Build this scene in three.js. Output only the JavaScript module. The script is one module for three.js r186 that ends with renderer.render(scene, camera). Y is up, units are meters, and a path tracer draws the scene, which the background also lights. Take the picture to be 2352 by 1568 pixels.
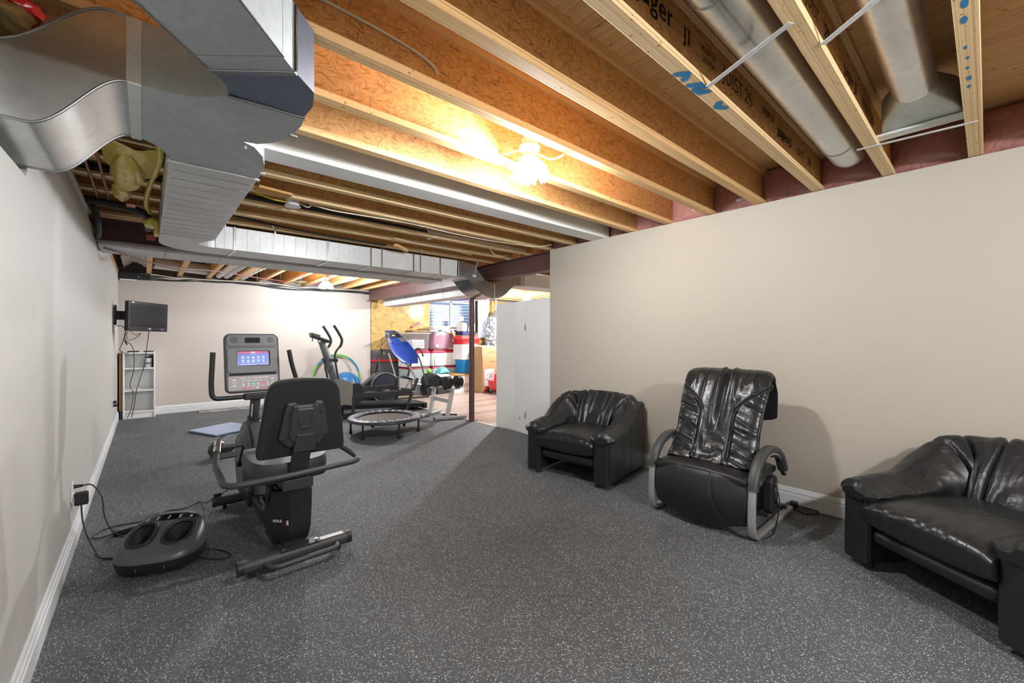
import * as THREE from 'three';
import { RoundedBoxGeometry } from 'three/addons/geometries/RoundedBoxGeometry.js';
import { mergeGeometries } from 'three/addons/utils/BufferGeometryUtils.js';
import { RectAreaLightUniformsLib } from 'three/addons/lights/RectAreaLightUniformsLib.js';
import { Brush, Evaluator, SUBTRACTION } from 'three-bvh-csg';

// ---------- camera, sky, exposure ----------
const scene = new THREE.Scene();
const camera = new THREE.PerspectiveCamera(78.54, 2352 / 1568, 0.05, 60);
camera.position.set(0, 1.317, 0);
camera.lookAt(Math.sin(0.7196), 1.317, -Math.cos(0.7196));
camera.setViewOffset(2352, 1568, 0, 6, 2352, 1568);       // the lens is shifted up a hair
scene.background = new THREE.Color().setRGB(1.1, 1.6, 2.5);   // daylight outside the basement window
const renderer = new THREE.WebGLRenderer({ antialias: true });
renderer.toneMapping = THREE.LinearToneMapping;
renderer.toneMappingExposure = 2.35;
renderer.shadowMap.enabled = true;
RectAreaLightUniformsLib.init();
const LAMP = { near: 9, far: 12, store: 34, rear: 12 };    // strength of the four bare LED fixtures
const LAMP_COLOR = new THREE.Color().setRGB(0.96, 0.985, 1.03);

// ---------- helpers ----------
let seed = 20;
const rnd = () => { seed = (seed + 0x6D2B79F5) | 0; let t = Math.imul(seed ^ (seed >>> 15), 1 | seed); t = (t + Math.imul(t ^ (t >>> 7), 61 | t)) ^ t; return ((t ^ (t >>> 14)) >>> 0) / 4294967296; };
const rr = (a, b) => a + (b - a) * rnd();
const V = (x, y, z) => new THREE.Vector3(x, y, z);
const PI = Math.PI, lerp = (a, b, t) => a + (b - a) * t, clamp = (x, a = 0, b = 1) => Math.min(b, Math.max(a, x));
const sm = (a, b, x) => { const t = clamp((x - a) / (b - a)); return t * t * (3 - 2 * t); };
const gauss = (x, s) => Math.exp(-x * x / (2 * s * s));
const used = {};
function numbered(n) { const k = used[n] = (used[n] ?? -1) + 1; return k ? `${n}_${String(k).padStart(3, '0')}` : n; }
function tag(o, label, category, group) { o.userData.label = label; o.userData.category = category; if (group) o.userData.group = group; return o; }
function thing(name, label, category, at = [0, 0, 0], group, turn) {
  const o = new THREE.Group(); o.name = numbered(name); o.position.set(...at); scene.add(o);
  if (turn !== undefined) { o.rotation.y = turn; o.userData.local = 1; }
  return tag(o, label, category, group);
}
function boxUV(g, grain, off) {
  const p = g.attributes.position, n = g.attributes.normal, uv = new Float32Array(p.count * 2);
  const a = V(0, 0, 0), b = V(0, 0, 0), c = V(0, 0, 0), fn = V(0, 0, 0);
  for (let i = 0; i < p.count; i += 3) {
    a.fromBufferAttribute(p, i); b.fromBufferAttribute(p, i + 1); c.fromBufferAttribute(p, i + 2);
    fn.copy(b).sub(a).cross(c.clone().sub(a));
    const ax = Math.abs(fn.x), ay = Math.abs(fn.y), az = Math.abs(fn.z);
    let ui, vi;
    if (ax > ay && ax > az) { ui = 2; vi = 1; } else if (ay > az) { ui = 0; vi = 2; } else { ui = 0; vi = 1; }
    if (grain !== undefined && vi === grain) { const t = ui; ui = vi; vi = t; }
    for (let k = 0; k < 3; k++) { const q = k === 0 ? a : k === 1 ? b : c; uv[2 * (i + k)] = q.getComponent(ui) + off; uv[2 * (i + k) + 1] = q.getComponent(vi) + off * 0.37; }
  }
  g.setAttribute('uv', new THREE.BufferAttribute(uv, 2));
}
function prep(g, grain, off) {
  const q = g.index ? g.toNonIndexed() : g.clone();
  for (const k of Object.keys(q.attributes)) if (!['position', 'normal', 'uv'].includes(k)) q.deleteAttribute(k);
  if (!q.attributes.normal) q.computeVertexNormals();
  q.morphAttributes = {}; q.groups = [];
  if (!g.userData.keepUV || !q.attributes.uv) boxUV(q, grain, off);
  return q;
}
const originOf = (p) => { let q = p; while (q && q.parent && q.parent !== scene) q = q.parent; return q; };
function obj(name, geos, mat, parent = scene, { grain, off = 0 } = {}) {
  let list = (Array.isArray(geos) ? geos.flat(3) : [geos]).map((g) => prep(g, grain, off));
  let g = list.length > 1 ? mergeGeometries(list) : list[0];
  if (parent !== scene) { const r = originOf(parent); if (r && !r.userData.local) g.translate(-r.position.x, -r.position.y, -r.position.z); }
  const m = new THREE.Mesh(g, mat);
  m.name = parent === scene ? numbered(name) : name;
  m.castShadow = m.receiveShadow = true;
  parent.add(m);
  return m;
}
function struct(name, geos, mat, parent, opt) { const m = obj(name, geos, mat, parent, opt); if (m.parent === scene) m.userData.kind = 'structure'; return m; }
function bx(w, h, d, x, y, z, r = 0.004, rx = 0, ry = 0, rz = 0) {
  const m = Math.min(w, h, d);
  const g = r > 0 && m > 0.0015 ? new RoundedBoxGeometry(w, h, d, r > 0.012 ? 3 : 1, Math.min(r, m * 0.45)) : new THREE.BoxGeometry(w, h, d);
  if (rx) g.rotateX(rx); if (rz) g.rotateZ(rz); if (ry) g.rotateY(ry);
  return g.translate(x, y, z);
}
const span = (x0, x1, y0, y1, z0, z1, r = 0.003) => bx(Math.abs(x1 - x0), Math.abs(y1 - y0), Math.abs(z1 - z0), (x0 + x1) / 2, (y0 + y1) / 2, (z0 + z1) / 2, r);
function bar(p, q, w, h, r = 0.003, roll = 0) {            // box from p to q, w across, h "up"
  const a = V(...p), b = V(...q), L = a.distanceTo(b), d = b.clone().sub(a).normalize();
  const g = bx(w, h, L, 0, 0, 0, r);
  const up = Math.abs(d.y) > 0.98 ? V(1, 0, 0) : V(0, 1, 0);
  const X = up.clone().cross(d).normalize(), Y = d.clone().cross(X);
  if (roll) g.rotateZ(roll);
  return g.applyMatrix4(new THREE.Matrix4().makeBasis(X, Y, d)).translate((a.x + b.x) / 2, (a.y + b.y) / 2, (a.z + b.z) / 2);
}
function tube(pts, r, n = 40, rs = 8, closed = false, tension = 0.5) {
  const c = new THREE.CatmullRomCurve3(pts.map((p) => V(...p)), closed, 'catmullrom', tension);
  const g = new THREE.TubeGeometry(c, n, r, rs, closed);
  if (closed) return g;
  const caps = [0, 1].map((t) => { const s = new THREE.SphereGeometry(r, rs, 6); const p = c.getPoint(t); return s.translate(p.x, p.y, p.z); });
  return [g, ...caps];
}
function poly(pts, r, fillet = 0.05, rs = 8) {              // straight runs with rounded corners
  const P = pts.map((p) => V(...p)), out = [P[0]];
  for (let i = 1; i < P.length - 1; i++) {
    const a = P[i - 1].clone().sub(P[i]), b = P[i + 1].clone().sub(P[i]), f = Math.min(fillet, a.length() * 0.45, b.length() * 0.45);
    const s = P[i].clone().add(a.normalize().multiplyScalar(f)), e = P[i].clone().add(b.normalize().multiplyScalar(f));
    for (let k = 0; k <= 6; k++) { const t = k / 6; out.push(s.clone().multiplyScalar((1 - t) * (1 - t)).add(P[i].clone().multiplyScalar(2 * t * (1 - t))).add(e.clone().multiplyScalar(t * t))); }
  }
  out.push(P[P.length - 1]);
  return sweep(out, (t) => r, rs);
}
function sweep(P, rad, rs = 8, flat = 1) {                  // tube along points, radius by t, parallel frames
  const rings = []; let N = null;
  for (let i = 0; i < P.length; i++) {
    const T = P[Math.min(i + 1, P.length - 1)].clone().sub(P[Math.max(i - 1, 0)]).normalize();
    if (!N) { N = Math.abs(T.y) < 0.9 ? V(0, 1, 0) : V(1, 0, 0); }
    N = N.clone().sub(T.clone().multiplyScalar(N.dot(T))).normalize();
    const B = T.clone().cross(N), R = rad(i / (P.length - 1)), ring = [];
    for (let k = 0; k < rs; k++) { const a = k / rs * 2 * PI; ring.push(P[i].clone().add(N.clone().multiplyScalar(Math.cos(a) * R)).add(B.clone().multiplyScalar(Math.sin(a) * R * flat))); }
    rings.push(ring);
  }
  return loft(rings);
}
function rod(p, q, r, n = 14, r2 = r) {
  const a = V(...p), b = V(...q), g = new THREE.CylinderGeometry(r2, r, a.distanceTo(b), n);
  g.applyQuaternion(new THREE.Quaternion().setFromUnitVectors(V(0, 1, 0), b.clone().sub(a).normalize()));
  return g.translate((a.x + b.x) / 2, (a.y + b.y) / 2, (a.z + b.z) / 2);
}
function ball(r, x, y, z, sx = 1, sy = 1, sz = 1, n = 20) { return new THREE.SphereGeometry(r, n, Math.round(n * 0.7)).scale(sx, sy, sz).translate(x, y, z); }
function lathe(pts, x = 0, y = 0, z = 0, n = 28) { return new THREE.LatheGeometry(pts.map((p) => new THREE.Vector2(...p)), n).translate(x, y, z); }
function shapeOf(pts, curve) { const s = new THREE.Shape(); if (curve) { const c = new THREE.SplineCurve(pts.concat([pts[0]]).map((p) => new THREE.Vector2(...p))).getPoints(pts.length * 6); s.setFromPoints(c); } else s.setFromPoints(pts.map((p) => new THREE.Vector2(...p))); return s; }
function rshape(w, h, r, x = 0, y = 0) { const s = new THREE.Shape(), a = x - w / 2, b = y - h / 2; s.moveTo(a + r, b); s.lineTo(a + w - r, b); s.absarc(a + w - r, b + r, r, -PI / 2, 0); s.lineTo(a + w, b + h - r); s.absarc(a + w - r, b + h - r, r, 0, PI / 2); s.lineTo(a + r, b + h); s.absarc(a + r, b + h - r, r, PI / 2, PI); s.lineTo(a, b + r); s.absarc(a + r, b + r, r, PI, 1.5 * PI); return s; }
function extr(s, depth, bev = 0.004, seg = 10) {            // along +z, centred in depth
  const sh = s instanceof THREE.Shape ? s : shapeOf(s);
  const g = new THREE.ExtrudeGeometry(sh, { depth: Math.max(depth - 2 * bev, 0.0005), bevelEnabled: bev > 0, bevelThickness: bev, bevelSize: bev, bevelOffset: -bev, bevelSegments: 2, curveSegments: seg });
  return g.translate(0, 0, -Math.max(depth - 2 * bev, 0.0005) / 2);
}
const place = (g, x, y, z, rx = 0, ry = 0, rz = 0) => g.applyMatrix4(new THREE.Matrix4().compose(V(x, y, z), new THREE.Quaternion().setFromEuler(new THREE.Euler(rx, ry, rz, 'YXZ')), V(1, 1, 1)));
const yz = (g) => g.applyMatrix4(new THREE.Matrix4().makeBasis(V(0, 0, -1), V(0, 1, 0), V(1, 0, 0)));   // shape (x,y) -> (-z,y), depth -> x
const xz = (g) => g.rotateX(-PI / 2);                                                                     // shape (x,y) -> (x,-z), depth -> y
function loft(rings, { closed = true, caps = true, uv } = {}) {
  const nu = rings.length, nv = rings[0].length, pos = [], uvs = [], idx = [];
  const cols = closed ? nv + 1 : nv;
  for (let i = 0; i < nu; i++) for (let j = 0; j < cols; j++) { const p = rings[i][j % nv]; pos.push(p.x, p.y, p.z); if (uv) uvs.push(...uv(i / (nu - 1), j / (cols - 1))); else uvs.push(i / (nu - 1), j / (cols - 1)); }
  for (let i = 0; i < nu - 1; i++) for (let j = 0; j < cols - 1; j++) { const a = i * cols + j, b = a + 1, c = a + cols, d = c + 1; idx.push(a, b, c, b, d, c); }
  const g = new THREE.BufferGeometry();
  g.setAttribute('position', new THREE.Float32BufferAttribute(pos, 3)); g.setAttribute('uv', new THREE.Float32BufferAttribute(uvs, 2)); g.setIndex(idx); g.computeVertexNormals();
  const n = g.attributes.normal;
  if (closed) for (let i = 0; i < nu; i++) { const a = i * cols, b = a + cols - 1; const s = V(n.getX(a) + n.getX(b), n.getY(a) + n.getY(b), n.getZ(a) + n.getZ(b)).normalize(); n.setXYZ(a, s.x, s.y, s.z); n.setXYZ(b, s.x, s.y, s.z); }
  if (uv) g.userData.keepUV = true;
  if (!caps || !closed) return g;
  const out = [g];
  for (const e of [0, nu - 1]) {
    const r = rings[e], c = r.reduce((s, p) => s.add(p), V(0, 0, 0)).multiplyScalar(1 / nv), cp = [];
    for (let j = 0; j < nv; j++) { const p = r[j], q = r[(j + 1) % nv]; const tri = e === 0 ? [c, q, p] : [c, p, q]; for (const t of tri) cp.push(t.x, t.y, t.z); }
    const k = new THREE.BufferGeometry(); k.setAttribute('position', new THREE.Float32BufferAttribute(cp, 3)); k.setAttribute('uv', new THREE.Float32BufferAttribute(new Float32Array(nv * 6), 2)); k.computeVertexNormals(); out.push(k);
  }
  return out;
}
function surf(f, nu, nv, uv) { const rings = []; for (let i = 0; i <= nu; i++) { const r = []; for (let j = 0; j <= nv; j++) r.push(f(i / nu, j / nv)); rings.push(r); } return loft(rings, { closed: false, uv }); }
// smooth value noise
const hash = (x, y, z) => { let h = Math.imul(x | 0, 374761393) ^ Math.imul(y | 0, 668265263) ^ Math.imul(z | 0, 2147483647 - 61); h = Math.imul(h ^ (h >>> 13), 1274126177); return ((h ^ (h >>> 16)) >>> 0) / 4294967296; };
function noise(x, y, z = 0, per = 0) {
  const xi = Math.floor(x), yi = Math.floor(y), zi = Math.floor(z), w = (t) => t * t * (3 - 2 * t), u = w(x - xi), v = w(y - yi), s = w(z - zi);
  const m = (k) => per ? ((k % per) + per) % per : k, H = (a, b, c) => hash(m(xi + a), m(yi + b), zi + c);
  const L = (c) => lerp(lerp(H(0, 0, c), H(1, 0, c), u), lerp(H(0, 1, c), H(1, 1, c), u), v);
  return z === 0 ? L(0) : lerp(L(0), L(1), s);
}
const fbm = (x, y, z = 0, o = 4) => { let s = 0, a = 0.5, f = 1; for (let i = 0; i < o; i++) { s += a * noise(x * f, y * f, z ? z * f : 0); a *= 0.5; f *= 2.03; } return s; };
const ridge = (x, y, z = 0) => { const a = 1 - Math.abs(2 * noise(x, y, z) - 1); return a * a; };
// ---------- textures and materials ----------
const srgb = (c) => { const l = new THREE.Color(c); return [l.r, l.g, l.b]; };
function dataTex(n, m, fn, color, size, sizeV = size) {       // fn(u, v) -> [r,g,b] in 0..1 (sRGB when color)
  const d = new Uint8Array(n * m * 4);
  for (let j = 0; j < m; j++) for (let i = 0; i < n; i++) { const c = fn(i / n, j / m, i, j), k = 4 * (j * n + i); for (let q = 0; q < 3; q++) d[k + q] = clamp(Array.isArray(c) ? c[q] : c) * 255; d[k + 3] = 255; }
  const t = new THREE.DataTexture(d, n, m); return finish(t, color, size, sizeV);
}
function finish(t, color, size, sizeV = size) { t.wrapS = t.wrapT = THREE.RepeatWrapping; t.magFilter = THREE.LinearFilter; t.minFilter = THREE.LinearMipmapLinearFilter; t.generateMipmaps = true; if (color) t.colorSpace = THREE.SRGBColorSpace; t.repeat.set(1 / size, 1 / sizeV); t.needsUpdate = true; return t; }
function canvasTex(w, h, draw, color = true, size = 1, sizeV = size) { const c = document.createElement('canvas'); c.width = w; c.height = h; const x = c.getContext('2d'); draw(x, w, h); const t = new THREE.CanvasTexture(c); return finish(t, color, size, sizeV); }
const pn = (u, v, f, s = 0) => noise(u * f, v * f, s ? s + 0.5 : 0, f);            // periodic
const pf = (u, v, f, o = 4, s = 0) => { let r = 0, a = 0.5; for (let i = 0; i < o; i++) { r += a * pn(u, v, f << i, s + i + 1); a *= 0.5; } return r; };
const TX = {};
{ // black rubber with pale flecks, 2 m tile
  const n = 2048, spk = new Float32Array(n * n);
  for (let k = 0; k < 44000; k++) {
    const x = rnd() * n, y = rnd() * n, L = rr(1.2, 4.0), W = rr(0.9, 1.9), a = rnd() * PI, b = Math.pow(rnd(), 1.1) * 0.8 + 0.28, ca = Math.cos(a), sa = Math.sin(a);
    for (let j = -4; j <= 4; j++) for (let i = -4; i <= 4; i++) { const p = i * ca + j * sa, q = -i * sa + j * ca, e = (p / L) ** 2 + (q / W) ** 2; if (e < 1.2) { const at = ((Math.floor(y) + j + n) % n) * n + (Math.floor(x) + i + n) % n; spk[at] = Math.max(spk[at], b * clamp(1.3 - e)); } }
  }
  TX.rubber = dataTex(n, n, (u, v, i, j) => { const d = 0.315 + 0.05 * (hash(i, j, 3) - 0.5) + 0.11 * (pf(u, v, 6, 4) - 0.47), s = spk[j * n + i]; const t = clamp(d); return [lerp(t * 0.955, 0.93, s), lerp(t * 1.0, 0.95, s), lerp(t * 1.03, 0.96, s)]; }, true, 2);
}
TX.osb = canvasTex(1024, 1024, (x, w, h) => {
  x.fillStyle = '#dca566'; x.fillRect(0, 0, w, h);
  for (let i = 0; i < 9000; i++) { const px = rnd() * w, py = rnd() * h, L = rr(14, 80), t = rr(2, 11), a = rr(-0.6, 0.6) + (rnd() < 0.25 ? PI / 2 : 0), q = rnd(); x.save(); x.translate(px, py); x.rotate(a); x.globalAlpha = rr(0.18, 0.55); x.fillStyle = `hsl(${rr(27, 37)},${rr(36, 58)}%,${q < 0.1 ? rr(62, 74) : q < 0.2 ? rr(26, 36) : rr(42, 62)}%)`; x.beginPath(); x.moveTo(-L / 2, 0); x.lineTo(-L / 4, -t / 2); x.lineTo(L / 2, -t / 3); x.lineTo(L / 3, t / 2); x.fill(); x.restore(); }
}, true, 1.0);
TX.lumber = canvasTex(2048, 256, (x, w, h) => {
  x.fillStyle = '#f0d6a8'; x.fillRect(0, 0, w, h);
  for (let i = 0; i < 700; i++) { const y = rnd() * h; x.globalAlpha = rr(0.05, 0.22); x.strokeStyle = rnd() < 0.6 ? '#b5864c' : '#f2dcb4'; x.lineWidth = rr(0.6, 3); x.beginPath(); x.moveTo(0, y); const b = rr(-7, 7); x.bezierCurveTo(w * 0.3, y + b, w * 0.6, y - b, w, y); x.stroke(); }
  for (let i = 0; i < 26; i++) { const px = rnd() * w, py = rnd() * h, r = rr(3, 9); x.globalAlpha = 0.75; const g = x.createRadialGradient(px, py, 1, px, py, r); g.addColorStop(0, '#5a3312'); g.addColorStop(1, 'rgba(150,95,40,0)'); x.fillStyle = g; x.fillRect(px - r, py - r, 2 * r, 2 * r); }
  for (let i = 0; i < 240; i++) { x.globalAlpha = rr(0.1, 0.4); x.fillStyle = '#6e4418'; x.fillRect(rnd() * w, rnd() * h, rr(3, 22), rr(1, 3)); }
}, true, 2.4, 0.3);
TX.ply = canvasTex(1024, 1024, (x, w, h) => {
  x.fillStyle = '#f2cd96'; x.fillRect(0, 0, w, h);
  for (let i = 0; i < 900; i++) { const y = rnd() * h; x.globalAlpha = rr(0.04, 0.14); x.strokeStyle = rnd() < 0.55 ? '#94683a' : '#dcb988'; x.lineWidth = rr(1, 7); x.beginPath(); x.moveTo(0, y); x.bezierCurveTo(w * 0.3, y + rr(-26, 26), w * 0.6, y + rr(-26, 26), w, y); x.stroke(); }
  for (let i = 0; i < 60; i++) { const px = rnd() * w, py = rnd() * h; x.globalAlpha = 0.7; x.fillStyle = '#5d3410'; x.beginPath(); x.ellipse(px, py, rr(4, 12), rr(2, 4), 0, 0, 7); x.fill(); }
}, true, 1.22);
TX.metalN = dataTex(512, 512, (u, v) => 0.80 + 0.30 * (pf(u, v, 5, 4, 2) - 0.47), false, 0.8);
TX.metalC = dataTex(512, 512, (u, v) => { const t = 0.86 + 0.16 * (pf(u, v, 4, 5, 4) - 0.47) + 0.06 * (pn(u, v, 48, 3) - 0.5); return [t, t * 1.005, t * 1.012]; }, true, 0.9);
TX.grain = dataTex(512, 512, (u, v) => 0.5 + 0.5 * (pf(u, v, 48, 2, 3) - 0.4) + 0.25 * (1 - Math.abs(2 * pn(u, v, 40, 7) - 1)), false, 0.16);
TX.crease = dataTex(1024, 1024, (u, v) => { const a = pf(u, v, 4, 3, 5) * 0.25; const r = (f, s) => { const k = 1 - Math.abs(2 * pn((u + a) % 1, (v + a * 0.6) % 1, f, s) - 1); return Math.pow(k, 6); }; return 0.7 - 0.35 * r(5, 1) - 0.25 * r(11, 2) - 0.12 * r(26, 3) + 0.25 * (pf(u, v, 8, 3) - 0.45); }, false, 0.5);
TX.wall = dataTex(512, 512, (u, v) => 0.5 + 0.5 * (pf(u, v, 64, 3) - 0.45), false, 0.5);
TX.wrinkle = dataTex(512, 512, (u, v) => { const w = pf(u, v, 4, 3, 2) * 0.3; return Math.pow(1 - Math.abs(2 * pn((u + w) % 1, (v + w) % 1, 6, 4) - 1), 3) * 0.6 + Math.pow(1 - Math.abs(2 * pn((u + w) % 1, v, 13, 8) - 1), 3) * 0.3; }, false, 0.55);
TX.wool = dataTex(512, 512, (u, v, i, j) => 0.72 + 0.4 * (pf(u, v, 6, 6) - 0.47) + 0.1 * (hash(i, j, 1) - 0.5), false, 0.6);
TX.plank = [0, 1, 2].map((s) => canvasTex(512, 128, (x, w, h) => {
  x.fillStyle = ['#a9968a', '#b8a79b', '#988579'][s]; x.fillRect(0, 0, w, h);
  for (let i = 0; i < 160; i++) { const y = rnd() * h; x.globalAlpha = rr(0.05, 0.2); x.strokeStyle = rnd() < 0.5 ? '#6e5c50' : '#d9ccc2'; x.lineWidth = rr(0.6, 3); x.beginPath(); x.moveTo(0, y); x.bezierCurveTo(w * 0.3, y + rr(-8, 8), w * 0.6, y + rr(-8, 8), w, y); x.stroke(); }
}, true, 1.2, 0.3));
const std = (c, rough = 0.6, o = {}) => new THREE.MeshStandardMaterial({ color: c, roughness: rough, metalness: 0, ...o });
const phy = (c, rough = 0.6, o = {}) => new THREE.MeshPhysicalMaterial({ color: c, roughness: rough, metalness: 0, ...o });
const lin = (r, g, b) => new THREE.Color().setRGB(r, g, b);
const M = {
  wall: std(lin(0.43, 0.392, 0.325), 0.62, { bumpMap: TX.wall, bumpScale: 0.0006 }),
  wallFar: std(lin(0.50, 0.455, 0.415), 0.62, { bumpMap: TX.wall, bumpScale: 0.0006 }),
  wallLeft: std(lin(0.46, 0.45, 0.42), 0.62, { bumpMap: TX.wall, bumpScale: 0.0006 }),
  trim: std(lin(0.66, 0.685, 0.69), 0.38),
  rubber: std('#ffffff', 0.72, { map: TX.rubber, bumpMap: TX.wall, bumpScale: 0.001 }),
  osb: std('#ffffff', 0.75, { map: TX.osb }),
  lumber: std('#ffffff', 0.7, { map: TX.lumber }),
  lumberPale: std('#fff2e2', 0.7, { map: TX.lumber }),
  lumberDark: std('#d9b98e', 0.7, { map: TX.lumber }),
  ply: std('#ffffff', 0.75, { map: TX.ply }),
  galv: std(lin(0.93, 0.94, 0.93), 0.56, { metalness: 0.22, map: TX.metalC, roughnessMap: TX.metalN }),
  galvDull: std(lin(0.94, 0.94, 0.92), 0.8, { metalness: 0.08, map: TX.metalC, roughnessMap: TX.metalN }),
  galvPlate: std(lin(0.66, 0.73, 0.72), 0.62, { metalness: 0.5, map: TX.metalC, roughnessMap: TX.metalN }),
  galvOgee: std(lin(0.85, 0.86, 0.84), 0.42, { metalness: 0.95, map: TX.metalC, roughnessMap: TX.metalN }),
  galvPipe: std(lin(0.86, 0.87, 0.87), 0.36, { metalness: 0.8, map: TX.metalC, roughnessMap: TX.metalN }),
  galvShiny: std(lin(0.60, 0.60, 0.58), 0.34, { metalness: 1, map: TX.metalC, roughnessMap: TX.metalN }),
  galvEdge: std(lin(0.42, 0.43, 0.44), 0.4, { metalness: 1 }),
  seamDark: std(lin(0.10, 0.10, 0.10), 0.7),
  steel: std(lin(0.115, 0.055, 0.048), 0.55, { roughnessMap: TX.metalN }),
  leather: phy(lin(0.0125, 0.0135, 0.0145), 0.38, { bumpMap: TX.crease, bumpScale: 0.0035, specularIntensity: 0.9 }),
  leatherSide: phy(lin(0.011, 0.0118, 0.0126), 0.42, { bumpMap: TX.grain, bumpScale: 0.0004 }),
  leatherShiny: phy(lin(0.012, 0.0128, 0.0138), 0.32, { bumpMap: TX.crease, bumpScale: 0.0025 }),
  piping: phy(lin(0.016, 0.017, 0.018), 0.35),
  black: std(lin(0.014, 0.015, 0.016), 0.5),
  blackMatte: std(lin(0.011, 0.012, 0.0135), 0.8),
  blackGloss: phy(lin(0.006, 0.006, 0.007), 0.14, { clearcoat: 0.6 }),
  charcoal: std(lin(0.040, 0.043, 0.045), 0.5),
  gunmetal: std(lin(0.055, 0.058, 0.062), 0.42, { metalness: 0.35 }),
  grey: std(lin(0.125, 0.13, 0.135), 0.45),
  silver: std(lin(0.42, 0.42, 0.42), 0.36, { metalness: 0.55 }),
  silverPaint: std(lin(0.50, 0.50, 0.49), 0.42, { metalness: 0.25 }),
  chrome: std(lin(0.75, 0.76, 0.78), 0.16, { metalness: 1 }),
  white: std(lin(0.80, 0.80, 0.78), 0.45),
  whiteGloss: phy(lin(0.82, 0.82, 0.82), 0.25),
  cable: std(lin(0.010, 0.010, 0.011), 0.5),
  cableWhite: std(lin(0.66, 0.62, 0.52), 0.5),
  copper: std(lin(0.42, 0.17, 0.09), 0.42, { metalness: 0.8 }),
  yellowPoly: phy(lin(0.62, 0.49, 0.035), 0.34, { clearcoat: 0.3 }),
  yellowFilm: phy(lin(0.80, 0.62, 0.09), 0.28, { transmission: 0.08, thickness: 0, bumpMap: TX.wrinkle, bumpScale: 0.008 }),
  redFilm: phy(lin(0.50, 0.012, 0.014), 0.3, { clearcoat: 0.5, bumpMap: TX.wrinkle, bumpScale: 0.004 }),
  pinkWool: phy(lin(0.56, 0.25, 0.22), 0.8, { map: TX.wool, clearcoat: 0.75, clearcoatRoughness: 0.16, bumpMap: TX.wrinkle, bumpScale: 0.02 }),
  yellowWool: phy(lin(0.74, 0.50, 0.17), 0.8, { map: TX.wool, clearcoat: 0.5, clearcoatRoughness: 0.2, bumpMap: TX.wrinkle, bumpScale: 0.035 }),
  greyWrap: phy(lin(0.07, 0.07, 0.075), 0.5, { clearcoat: 0.7, clearcoatRoughness: 0.2, bumpMap: TX.wrinkle, bumpScale: 0.008 }),
  concrete: std(lin(0.30, 0.29, 0.27), 0.9, { map: TX.wool }),
  redPlastic: phy(lin(0.62, 0.012, 0.016), 0.25, { clearcoat: 0.4 }),
  crimson: phy(lin(0.42, 0.012, 0.05), 0.3),
  bluePlastic: phy(lin(0.005, 0.22, 0.62), 0.3),
  blueBoard: phy(lin(0.012, 0.055, 0.36), 0.35),
  navy: std(lin(0.018, 0.035, 0.075), 0.42),
  navyGrey: std(lin(0.032, 0.045, 0.070), 0.45),
  clear: phy(lin(0.93, 0.93, 0.96), 0.18, { transmission: 0.9, thickness: 0, ior: 1.4 }),
  cardboard: std(lin(0.42, 0.26, 0.13), 0.85),
  cardPale: std(lin(0.66, 0.50, 0.31), 0.85, { map: TX.lumber }),
  paper: std(lin(0.78, 0.78, 0.77), 0.7),
};
// ---------- the setting ----------
const XL = -0.352, XR = 3.86, ZF = -9.58, ZB = 2.2, CH = 2.45, DECK = 2.752;
struct('floor', span(-2.35, 3.95, -0.12, 0, ZF - 0.12, ZB + 0.1, 0), M.rubber);
{ // wood-look boards of the storage room
  const f = struct('floor_storage', span(3.95, 8.75, -0.12, -0.009, -9.75, -3.55, 0), M.concrete);
  const pm = TX.plank.map((t) => std('#ffffff', 0.34, { map: t }));
  for (let r = 0, z = -9.7; z < -4.2; z += 0.19, r++) for (let x = 3.955 - ((r * 0.47) % 1.2); x < 7.4; x += 1.22) { const a = Math.max(x, 3.955), b = x + 1.217; if (b - a < 0.05) continue; obj('plank', span(a, b, -0.011, -0.001 - rnd() * 0.0004, z + 0.001, z + 0.188, 0), pm[Math.floor(rnd() * 3)], f, { grain: 0, off: rnd() * 5 }); }
}
struct('trim_threshold', span(3.935, 3.965, 0, 0.006, -9.5, -4.9, 0.002), M.trim);
{ // left wall, notched where the offset duct passes
  const s = shapeOf([[-ZB, 0], [-ZB, 2.31], [1.93, 2.31], [1.93, 1.93], [2.47, 1.95], [2.47, 2.31], [5.5, 2.31], [5.5, 2.41], [-ZF, 2.41], [-ZF, 0]].map(([z, y]) => [z, y]));
  struct('wall_left', yz(extr(s, 0.11, 0)).translate(XL - 0.055, 0, 0), M.wallLeft);
}
struct('wall_right', span(XR, XR + 0.12, 0, CH - 0.004, -3.672, ZB, 0.002), M.wall);
struct('wall_rim', span(XR + 0.12, XR + 0.3, 0, 2.88, -3.60, ZB + 0.1, 0), M.lumberDark);
struct('wall_far', span(XL - 0.2, 3.968, 0, 2.412, ZF, ZF - 0.1, 0.002), M.wallFar);
struct('wall_back', span(-2.35, XR + 0.3, 0, 2.88, ZB, ZB + 0.12, 0), M.wall);
struct('wall_utility', [span(-2.45, -2.33, 0, 2.88, ZF - 0.3, ZB + 0.12, 0)], M.concrete);
{ // exterior wall with the basement window
  const s = shapeOf([[-2.4, 0], [8.8, 0], [8.8, 2.88], [-2.4, 2.88]]), h = new THREE.Path([[5.60, 1.50], [7.12, 1.50], [7.12, 2.36], [5.60, 2.36]].map((p) => new THREE.Vector2(...p))); s.holes.push(h);
  struct('wall_outer', extr(s, 0.2, 0).translate(0, 0, -9.86), M.concrete);
}
struct('wall_storage_right', span(8.7, 8.82, 0, 2.88, -9.9, -3.5, 0), M.concrete);
struct('wall_storage_near', span(XR + 0.3, 8.8, 0, 2.88, -3.60, -3.48, 0), M.wall);
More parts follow.
